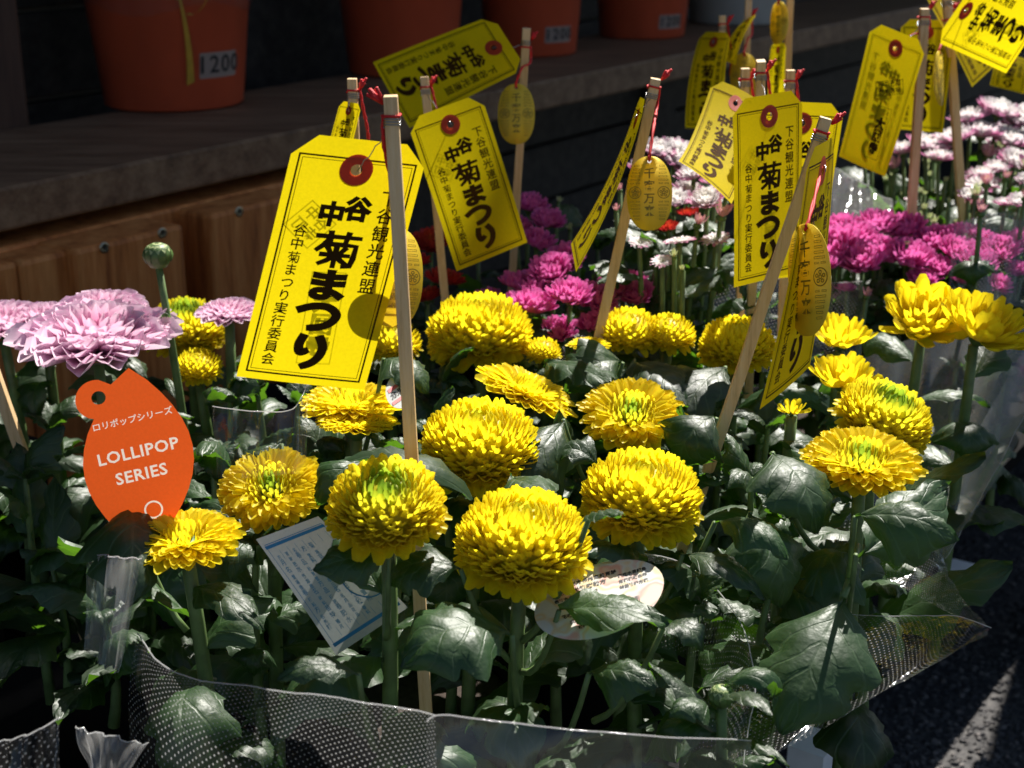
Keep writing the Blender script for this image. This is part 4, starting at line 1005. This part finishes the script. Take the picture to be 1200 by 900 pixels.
# loose red tufts on the stakes without visible charm
for k in ('S', 'B', 'F', 'G', 'H', 'N'):
    A, B, u, s1, s2, w_ = STK[k]; a = A-u*.006+s1.normalized()*(w_*.7)
    lb = {'S': 'red cord tuft on the stake left of the nearest one', 'B': 'red cord on the stake between the two shaded tags', 'F': 'red cord on the leftmost of the three stake tops behind the upright tag',
          'G': 'red cord on the middle one of the three stake tops behind the upright tag', 'H': 'red cord on the rightmost of the three stake tops behind the upright tag', 'N': 'red cord on the far stake above the dull tag'}[k]
    root = thing('cord', lb, 'cord', a, 'red cords tied on stakes')
    tuft(root, Vector((0, 0, 0)), (u+s1.normalized()*.6).normalized()); coil(root, A, u, s1, s2, w_, .006, 1, 'cord', .0006, 'cord_loop')
    rope(root, [Vector((0, 0, 0)), s1.normalized()*.002-u*.012, s1.normalized()*.004-u*.026, s1.normalized()*.003-u*.04])

# ------------------------------------------------------------------ labels among the plants
def panel(name, label, cat, corners, depths, outline, m, W, H, hole=None, hr=.003, bend=(0, 0), nx=6, ny=8, cut=None):
    P = [at(c[0], c[1], d) for c, d in zip(corners, depths)]; nrm = (P[1]-P[0]).cross(P[0]-P[2]).normalized(); o0 = sum(P, Vector())/4
    root = thing(name, label, cat, o0)
    def fn(x, y, off):
        u, v = x/W+.5, -y/H; p = (P[0]*(1-u)+P[1]*u)*(1-v)+(P[2]*(1-u)+P[3]*u)*v
        return p+nrm*(bend[0]*4*v*(1-v)+bend[1]*4*u*(1-u)+off)-o0
    surf_build('sheet', cut_sheet(outline, hole, hr, cut) if cut else paper_flat(hole, hr, nx, ny, outline, W, H), fn, 0, m, root)
    return root, fn
# orange leaf-shaped label, local frame 50 wide x 80 high (mm/1000); picture frame box
W_, H_ = .050, .0720
lens = [(.004, -.001)]
for i in range(1, 13): s = i/12; lens.append((.004+ (.0205)*math.sin(s*PI*.93)**.85 - .0035*s, -.001-.0695*s))
for i in range(12, -1, -1):
    s = i/12; x = .0035-.0205*math.sin(max(0, s)*PI*.93)**.85-.0035*s; y = -.001-.0695*s
    if s*.0695 < .019 and i > 0: continue
    if i == 0: break
    lens.append((x, y))
loop = [(-.0098+.0078*math.cos(R_(a)), -.0110+.0078*math.sin(R_(a))) for a in range(255, 60, -15)]
lens += loop+[(-.0035, -.0062)]
txt = joinp([(text_polys('ロリポップシリーズ', .0034, .00004), .0022, -.0215, 1, 1, R_(3)), (text_polys('LOLLIPOP', .0066, .00013, space=1.08), .0022, -.0348, 1, 1, R_(3)), (text_polys('SERIES', .0066, .00013, space=1.08), .0022, -.0440, 1, 1, R_(3)), (disc_polys(.0037, .0030, 28), .0045, -.0590, .95, 1, 0), (text_polys('GARDEN', .0022, space=1.1), .0058, -.0645, 1, 1, 0)])
root, fn = panel('plant_label', 'orange leaf-shaped plastic label reading LOLLIPOP SERIES hanging under the large pink bloom', 'plant label', [(60, 445), (216, 416), (95, 650), (250, 622)], [.60, .595, .615, .61], lens, M['orange'], W_, H_, hole=(-.0088, -.0105), hr=.0027, bend=(.0, .0), nx=6, ny=10, cut=txt)
surf_build('lettering', txt, fn, .0, M['lettering'], root)
# white card with blue rules and writing
W_, H_ = .040, .048
rect = [(-W_/2, 0), (W_/2, 0), (W_/2, -H_), (-W_/2, -H_)]
root, fn = panel('price_card', 'white card with blue rules and handwriting tucked among the stems', 'card', [(300, 632), (373, 605), (394, 768), (478, 712)], [.588, .600, .606, .618], rect, M['card'], W_, H_, bend=(.001, .0), nx=5, ny=6)
L = []
L += [(strip_frame(-.018, .018, -.0452, -.0028, .00025), 0, 0, 1, 1, 0)]
def bar(x0, x1, y0, y1): return ([(x0, y0), (x1, y0), (x1, y1), (x0, y1)], [(0, 1, 2, 3)])
L += [(bar(-.0185, .0185, -.0046, -.0034), 0, 0, 1, 1, 0), (bar(-.0185, .0185, -.0452, -.0438), 0, 0, 1, 1, 0)]
surf_build('blue_rules', joinp(L), fn, .0002, M['blueink'], root)
r3 = random.Random(3); L = []
for c_ in range(7):
    x = -.0150+.0048*c_; y = -.0085-.001*r3.random()
    L.append((bar(x+.0023, x+.0025, -.043, -.006), 0, 0, 1, 1, 0))
    while y > -.041:
        ch = r3.choice('花菊鉢日光水土植春秋年月苗品種名育方置場所肥料時期特徴'); sz = r3.choice((.0019, .0019, .0026))
        if c_ < 5 or r3.random() < .35: L.append((text_polys(ch, sz, .00004, res=1), x, y, 1, 1, 0))
        y -= sz*1.15
surf_build('small_print', joinp(L), fn, .0002, M['blueline'], root)
mb = MB(); pts = [fn(x, y, .0005) for x, y in ((.0160, -.018), (.0105, -.0172), (.0075, -.021), (.009, -.0245), (.0115, -.0225), (.0085, -.020), (.0045, -.024), (.004, -.031), (.010, -.0365), (.018, -.037))]
cur = []
for i in range(len(pts)-1):
    for f in (0, .33, .66):
        p0, p1, p2, p3 = pts[max(i-1, 0)], pts[i], pts[i+1], pts[min(i+2, len(pts)-1)]
        cur.append(.5*((2*p1)+(p2-p0)*f+(2*p0-5*p1+4*p2-p3)*f*f+(3*p1-p0-3*p2+p3)*f**3))
mb.tube(cur, .0003, 5); mb.build('pen_stroke', M['blueink'], root)
# oval label with pictures and bar code
W_, H_ = .056, .042
ov = [(W_/2*math.cos(2*PI*i/44), -H_/2+H_/2*math.sin(2*PI*i/44)) for i in range(44)]
def oval_label_mat():
    m, n, b = mat('printed_oval_label')
    uv = N(n, 'ShaderNodeTexCoord'); v = N(n, 'ShaderNodeTexNoise'); v.inputs['Scale'].default_value = 75; v.inputs['Detail'].default_value = 1.5; n.links.new(uv.outputs['Object'], v.inputs['Vector'])
    c = ramp(n, v.outputs[0], [(.42, (.84, .84, .80)), (.48, (.86, .68, .40)), (.54, (.84, .84, .80)), (.60, (.84, .45, .38)), (.68, (.85, .75, .6))])
    n.links.new(c, b.inputs['Base Color']); b.inputs['Roughness'].default_value = .4
    thin(m, n, b, c, .4); return m
root, fn = panel('oval_label', 'oval white plastic label with flower pictures and bar code right of the nearest bloom', 'plant label', [(620, 684), (770, 640), (634, 768), (786, 722)], [.603, .615, .562, .575], ov, oval_label_mat(), W_, H_, bend=(.0006, .0), nx=5, ny=5)
L = [(bar(.0002*0+.0085+.00055*k, .0085+.00055*k+r3.uniform(.0001, .0004), -.0325, -.0262), 0, 0, 1, 1, 0) for k in range(15)]
for row, (y, sz, x0, x1) in enumerate(((-.0085, .0024, -.010, .008), (-.0125, .0028, -.018, .004), (-.0165, .0020, -.018, .0), (-.0262, .0022, -.016, .004), (-.030, .0022, -.013, .005), (-.034, .0018, -.010, .006), (-.012, .0020, .010, .021), (-.0155, .0020, .010, .022), (-.019, .0020, .010, .022))):
    x = x0
    while x < x1: L.append((text_polys(r3.choice('花菊鉢植物秋色咲苗育方水光'), sz, .0001, res=1), x, y, 1, 1, 0)); x += sz*1.05
surf_build('printed_text', joinp(L), fn, .0002, M['blackink'], root)
# small printed picks half hidden
W_, H_ = .022, .026
ov = [(W_/2*math.cos(2*PI*i/30), -H_/2+H_/2*math.sin(2*PI*i/30)) for i in range(30)]
root, fn = panel('oval_label', 'small pink and cream pick label behind the nearest stake', 'plant label', [(446, 452), (474, 430), (462, 486), (492, 466)], [.72, .73, .71, .72], ov, M['card'], W_, H_, nx=3, ny=3)
surf_build('printed_text', joinp([(bar(-.008, .008, -.0095, -.0065), 0, 0, 1, 1, 0), (bar(-.009, .009, -.0195, -.0170), 0, 0, 1, 1, 0)]), fn, .0002, simple('pink_print', (.62, .12, .12), .5), root)
surf_build('name_text', joinp([(text_polys('カルロ', .0052, .0003), 0, -.0132, 1, 1, 0)]), fn, .0003, M['blackink'], root)
rootb, fnb = panel('oval_label', 'orange and white pick label glimpsed below the tipped flat bloom', 'plant label', [(632, 508), (664, 494), (640, 532), (674, 520)], [.74, .75, .73, .74], ov, oval_label_mat(), W_, H_, nx=3, ny=3)

# ------------------------------------------------------------------ clear film sleeves
def sheet(label, rows_px, m, folds=(), name='film_sleeve', group='clear film sleeves round the plants', smooth=True, wav=.002, edge=True, dotscale=1.):
    """rows of picture points with distances: a curved sheet through them"""
    rows = [[at(*p) for p in r] for r in rows_px]
    o0 = rows[0][0]
    root = thing(name, label, 'plastic sleeve', o0, group)
    def cr(P, n):
        out = []
        for i in range(n+1):
            t = i/n*(len(P)-1); k = min(int(t), len(P)-2); f = t-k
            p0, p1, p2, p3 = P[max(k-1, 0)], P[k], P[k+1], P[min(k+2, len(P)-1)]
            out.append(.5*((2*p1)+(p2-p0)*f+(2*p0-5*p1+4*p2-p3)*f*f+(3*p1-p0-3*p2+p3)*f**3))
        return out
    A = [cr(r, 32) for r in rows]; B = list(zip(*[cr(list(c), 14) for c in zip(*A)]))
    r = random.Random(len(label)); ph = [r.random()*6 for _ in range(4)]
    out = []; uv = []
    hm = len(A)//2; LX = sum((A[hm][i+1]-A[hm][i]).length for i in range(32)); LY = sum((B[i+1][16]-B[i][16]).length for i in range(14))
    for i, rw in enumerate(B):
        o_ = []; u_ = []
        for j, p in enumerate(rw):
            o_.append(p+FW*(wav*(math.sin(j*.9+ph[0]+i*.15)+.6*math.sin(j*.37+i*.5+ph[1])+.4*math.sin(j*2.1-i*.2+ph[2])))-o0)
            u_.append(((j/32*LX+i/14*LY*.35), (i/14*LY-j/32*LX*.35)))
        out.append(o_); uv.append(u_)
    mb = MB(); mb.grid(out, uv); mb.build('film', m, root)
    if edge:
        mb = MB(); mb.tube(out[0], .00025, 4); mb.build('film_edge', M['film_edge'], root)
    return root
sheet('dotted clear film along the lower left front edge', [[(160, 742, .58), (205, 788, .54), (300, 806, .52), (400, 818, .51), (510, 838, .51)], [(150, 830, .58), (215, 850, .55), (310, 870, .53), (410, 880, .52), (512, 890, .52)], [(160, 960, .60), (225, 960, .57), (320, 960, .55), (420, 960, .54), (514, 960, .54)]], M['film_dots'], wav=.001)
sheet('smooth clear film panel at the bottom centre with a rounded corner', [[(500, 846, .505), (520, 838, .50), (620, 850, .50), (760, 862, .505), (880, 868, .53)], [(499, 890, .505), (520, 890, .50), (620, 895, .50), (760, 905, .505), (880, 910, .53)], [(500, 960, .51), (520, 960, .50), (620, 960, .50), (760, 960, .505), (880, 960, .53)]], M['film'], wav=.0006)
sheet('dotted clear film curving up right of the green bud', [[(700, 640, .70), (800, 660, .66), (862, 720, .62), (884, 800, .58), (870, 900, .56)], [(690, 760, .70), (780, 760, .66), (830, 790, .62), (840, 850, .58), (830, 960, .56)]], M['film_dots'], wav=.002)
sheet('large dotted film cone round the flat bloom at the right, pointed to the right', [[(880, 690, .74), (960, 716, .70), (1060, 722, .68), (1120, 722, .67), (1162, 736, .66)], [(850, 760, .66), (930, 800, .64), (1020, 800, .63), (1090, 775, .635), (1158, 740, .655)], [(800, 900, .60), (860, 905, .59), (940, 868, .60), (1050, 802, .62), (1156, 744, .65)]], M['film_dots'], wav=.0012)
sheet('upper dotted film of the right cone behind the big hanging leaf', [[(990, 560, .80), (1060, 590, .80), (1100, 640, .78), (1120, 690, .74), (1158, 734, .67)], [(930, 640, .78), (1000, 660, .76), (1060, 690, .74), (1100, 712, .71), (1150, 737, .67)]], M['film_dots'], wav=.002, edge=False)
sheet('tall clear film wall slanting down at the right edge', [[(1010, 420, .95), (1060, 400, .95), (1120, 380, .94), (1180, 370, .93), (1240, 380, .92)], [(1000, 520, .93), (1050, 520, .92), (1090, 510, .90), (1140, 500, .88), (1200, 500, .87)], [(990, 640, .92), (1030, 650, .90), (1060, 660, .87), (1090, 665, .85), (1112, 640, .84)]], M['film_milky'], wav=.003, edge=False)
sheet('folded clear film edge slanting from the right border', [[(1245, 420, .90), (1205, 480, .88), (1170, 545, .86), (1140, 600, .85), (1108, 655, .84)], [(1200, 410, .93), (1160, 480, .92), (1125, 545, .91), (1100, 600, .90), (1060, 700, .88)]], M['film_milky'], wav=.001)
sheet('dotted film behind the touching pompons', [[(700, 345, .93), (760, 318, .96), (850, 310, .98), (930, 330, .98), (1010, 330, .96)], [(712, 420, .90), (770, 420, .92), (850, 430, .93), (930, 440, .93), (1010, 440, .92)]], M['film_dots'], wav=.002)
sheet('dotted film patch between magenta flowers and the round pompon', [[(590, 372, .93), (625, 372, .93), (660, 370, .93), (700, 372, .92)], [(592, 440, .90), (625, 440, .90), (660, 440, .90), (700, 440, .89)]], M['film_dots'], wav=.001)
sheet('dotted film veil over the magenta flowers at the right edge', [[(1120, 262, .98), (1160, 250, 1.0), (1200, 250, 1.0), (1260, 260, 1.0)], [(1110, 340, .96), (1160, 350, .96), (1200, 360, .96), (1260, 360, .96)]], M['film_dots'], wav=.002, edge=False)
sheet('crumpled clear film left of the magenta flowers on the right', [[(925, 200, 1.1), (960, 190, 1.12), (1000, 210, 1.12), (1045, 235, 1.1)], [(930, 290, 1.05), (965, 290, 1.05), (1000, 290, 1.05), (1045, 290, 1.05)]], M['film_milky'], wav=.004)
sheet('clear film fold standing at the lower left between the leaves', [[(104, 648, .60), (130, 652, .58), (165, 655, .57)], [(100, 760, .60), (120, 780, .58), (138, 790, .57)]], M['film_milky'], wav=.002)
sheet('crumpled clear film at the bottom left corner', [[(-10, 870, .52), (30, 862, .51), (72, 840, .52)], [(-10, 960, .52), (30, 960, .51), (70, 960, .52)]], M['film_dots'], wav=.002)
sheet('small pointed clear film corner at the bottom left', [[(88, 852, .54), (125, 862, .53), (172, 872, .54)], [(105, 900, .54), (125, 915, .53), (150, 905, .54)]], M['film_milky'], wav=.002)
sheet('clear film pane standing below the big near tag', [[(248, 476, .68), (300, 482, .67), (345, 478, .67), (362, 440, .68)], [(255, 560, .67), (300, 560, .66), (345, 555, .66), (358, 560, .67)]], M['film'], wav=.0015)
# big dark hanging leaf and other single leaves of the right plant
BIG = leaf_mesh(900, L=.075, W=.052, arch=.5)
root = next(o for o in bpy.data.objects if o.get('label', '').startswith('flat yellow bloom with pale green centre'))

def place_leaf(parent, p_base, p_tip, me, Lm, roll=0, flip=False, name='leaf', fc=None):
    a, b_ = Vector(p_base), Vector(p_tip); y = (b_-a).normalized(); z = (fc if fc is not None else (CAM-a)).normalized(); x = y.cross(z).normalized(); z = x.cross(y)
    R3 = Matrix((x, y, z)).transposed().to_4x4(); sc = (b_-a).length/Lm
    o = link(name, me, parent, Matrix.Translation(a-parent.location) @ R3 @ Matrix.Rotation(roll, 4, 'Y') @ Matrix.Scale(sc, 4)); return o
place_leaf(root, at(988, 700, .615), at(925, 852, .575), BIG, .072)
stem_tube(root, at(1004, 640, .655)-root.location, at(988, 700, .615)-root.location, (0, -.004), .002, .0016, name='leaf_stalk')
ROUND = leaf_mesh(910, L=.06, W=.05, arch=1.1)
LOOSE = [((600, 745), (480, 725), .565, .535), ((540, 668), (446, 652), .575, .57), ((655, 716), (778, 716), .575, .565), ((1002, 606), (1122, 604), .60, .58), ((1003, 650), (1085, 590), .61, .64),
         ((838, 612), (915, 612), .62, .60), ((800, 650), (884, 668), .62, .60), ((660, 492), (612, 566), .70, .66), ((700, 545), (640, 500), .68, .68), ((840, 490), (772, 524), .70, .66), ((430, 540), (368, 566), .66, .63),
         ((742, 424), (826, 462), .80, .75), ((775, 430), (850, 440), .82, .78), ((730, 425), (655, 430), .82, .78), ((470, 560), (492, 500), .62, .68), ((690, 608), (735, 598), .575, .55), ((420, 790), (346, 776), .54, .53), ((690, 790), (760, 780), .56, .54),
         ((780, 730), (845, 730), .58, .56), ((905, 530), (980, 585), .66, .62), ((880, 600), (950, 690), .64, .61), ((150, 590), (168, 665), .62, .57), ((455, 652), (352, 672), .57, .56), ((640, 425), (700, 450), .8, .76), ((450, 420), (510, 430), .74, .72),
         ((850, 430), (805, 470), .80, .76), ((600, 560), (655, 590), .64, .60), ((330, 520), (270, 560), .68, .66)]
for i, (a, b_, da, db) in enumerate(LOOSE):
    A, B = at(*a, da), at(*b_, db); me = rnd.choice(LEAVES+[ROUND, ROUND])
    P, own = min(FL.values(), key=lambda q: (q[0]-A).xy.length)
    place_leaf(own, A, B, me, .055, rnd.uniform(-.25, .25), fc=Vector((.15, -.35, 1)))
    e = A-own.location; k = min(.85, max(.2, (A.z-.02-own.location.z)/(P.z-own.location.z))); g_ = (P-own.location)*k; dd_ = g_-e; dd_.z = 0; hl = dd_.length
    if hl > .028: dd_ = dd_*(.028/hl); g_ = Vector((e.x+dd_.x, e.y+dd_.y+.008, e.z-.035))
    mb = MB(); mb.tube(bezier(g_-Vector((0, 0, .02)), (g_+e)/2-Vector((0, 0, .028)), e, 5), [.0016, .0015, .0014, .0013, .0012, .0011], 6); mb.build('leaf_stalk', M['stem'], own)
# an unseen bush in a pot, added beside the bench to shade the asphalt
root = thing('shade_shrub', 'unseen bushy potted plant added to shade the asphalt at the right', 'plant', (.585, 1.27, .0))
b = MB(); b.lathe([(.0005, 0), (.06, 0), (.085, .17), (.09, .17), (.09, .185), (.08, .185), (.078, .165), (.0005, .165)], 24); b.build('pot_body', M['potblack'], root)
for i in range(9):
    a_ = i*GA; e_ = Vector((.06*math.cos(a_)-.065, .075*math.sin(a_), .50+.02*(i % 3))); st_i, pts_i = stem_tube(root, Vector((0, 0, .16)), e_, (0, 0), .004, .002)
    for q_ in range(9): put_leaf(root, Vector((0, 0, .16)).lerp(e_, .15+.09*q_), q_*GA+i, R_(15), 0, 1.1)
# ------------------------------------------------------------------ labels for the look-alike fillers: each by its nearest landmark
LM = [((612, 634), 'the nearest yellow pompon'), ((150, 520), 'the orange label'), ((350, 450), 'the big near tag'), ((385, 690), 'the white card'), ((700, 700), 'the oval label'), ((822, 570), 'the foot of the leaning stake'),
      ((617, 458), 'the tipped flat bloom'), ((740, 486), 'the bloom with dark green centre'), ((1010, 541), 'the flat bloom in the right sleeve'), ((1115, 385), 'the ragged pair of blooms'), ((562, 388), 'the round pompon before the magenta flowers'),
      ((760, 390), 'the two touching pompons'), ((761, 227), 'the charm on the golden stake'), ((898, 330), 'the foot of the upright tag'), ((846, 822), 'the green front bud'), ((752, 580), 'the pompon with a leaf over it'),
      ((453, 592), 'the half-shaded greenish bloom'), ((318, 572), 'the shaded bloom with wide green centre'), ((217, 632), 'the flat bloom under the orange label'), ((563, 522), 'the pompon beside the nearest stake'), ((1037, 490), 'the broad bloom leaning right'),
      ((1040, 290), 'the magenta crowd at the right'), ((1120, 165), 'the white flowers at the right edge'), ((20, 480), 'the brown stake at the left edge'), ((185, 299), 'the tall bud stalk'), ((925, 780), 'the big dark hanging leaf'), ((220, 400), 'the dull shaded pompon'), ((1083, 15), 'the top of the pinkish stake')]
used_l = set()
def screen(P):
    v = P-CAM; d = v.dot(FW); return (600+FPX*v.x/d, 450-FPX*v.dot(UP)/d)
for o in [o for o in bpy.data.objects if o.parent is None and o.get('label') and (o.name.startswith('leafy_chrysanthemum') or o.name.startswith('nursery_pot'))]:
    pot_ = o.name.startswith('nursery'); x, y = screen(o.location+Vector((0, 0, .12)))
    cands = []
    for (lx, ly), nm in LM:
        dx, dy = x-lx, y-ly
        side = ('right of' if dx > 0 else 'left of') if abs(dx) > abs(dy)*.8 else ('in front of' if dy > 0 else 'behind')
        cands.append((math.hypot(dx, dy), side+' '+nm))
    cands.sort(); pre = 'black nursery pot low ' if pot_ else 'flowerless leafy shoot '
    for _, c_ in cands:
        if pre+c_ not in used_l: used_l.add(pre+c_); o['label'] = pre+c_; break
print('objects', len(bpy.data.objects), 'tris', sum(len(m.loop_triangles) if m.loop_triangles else len(m.polygons)*2 for m in bpy.data.meshes))
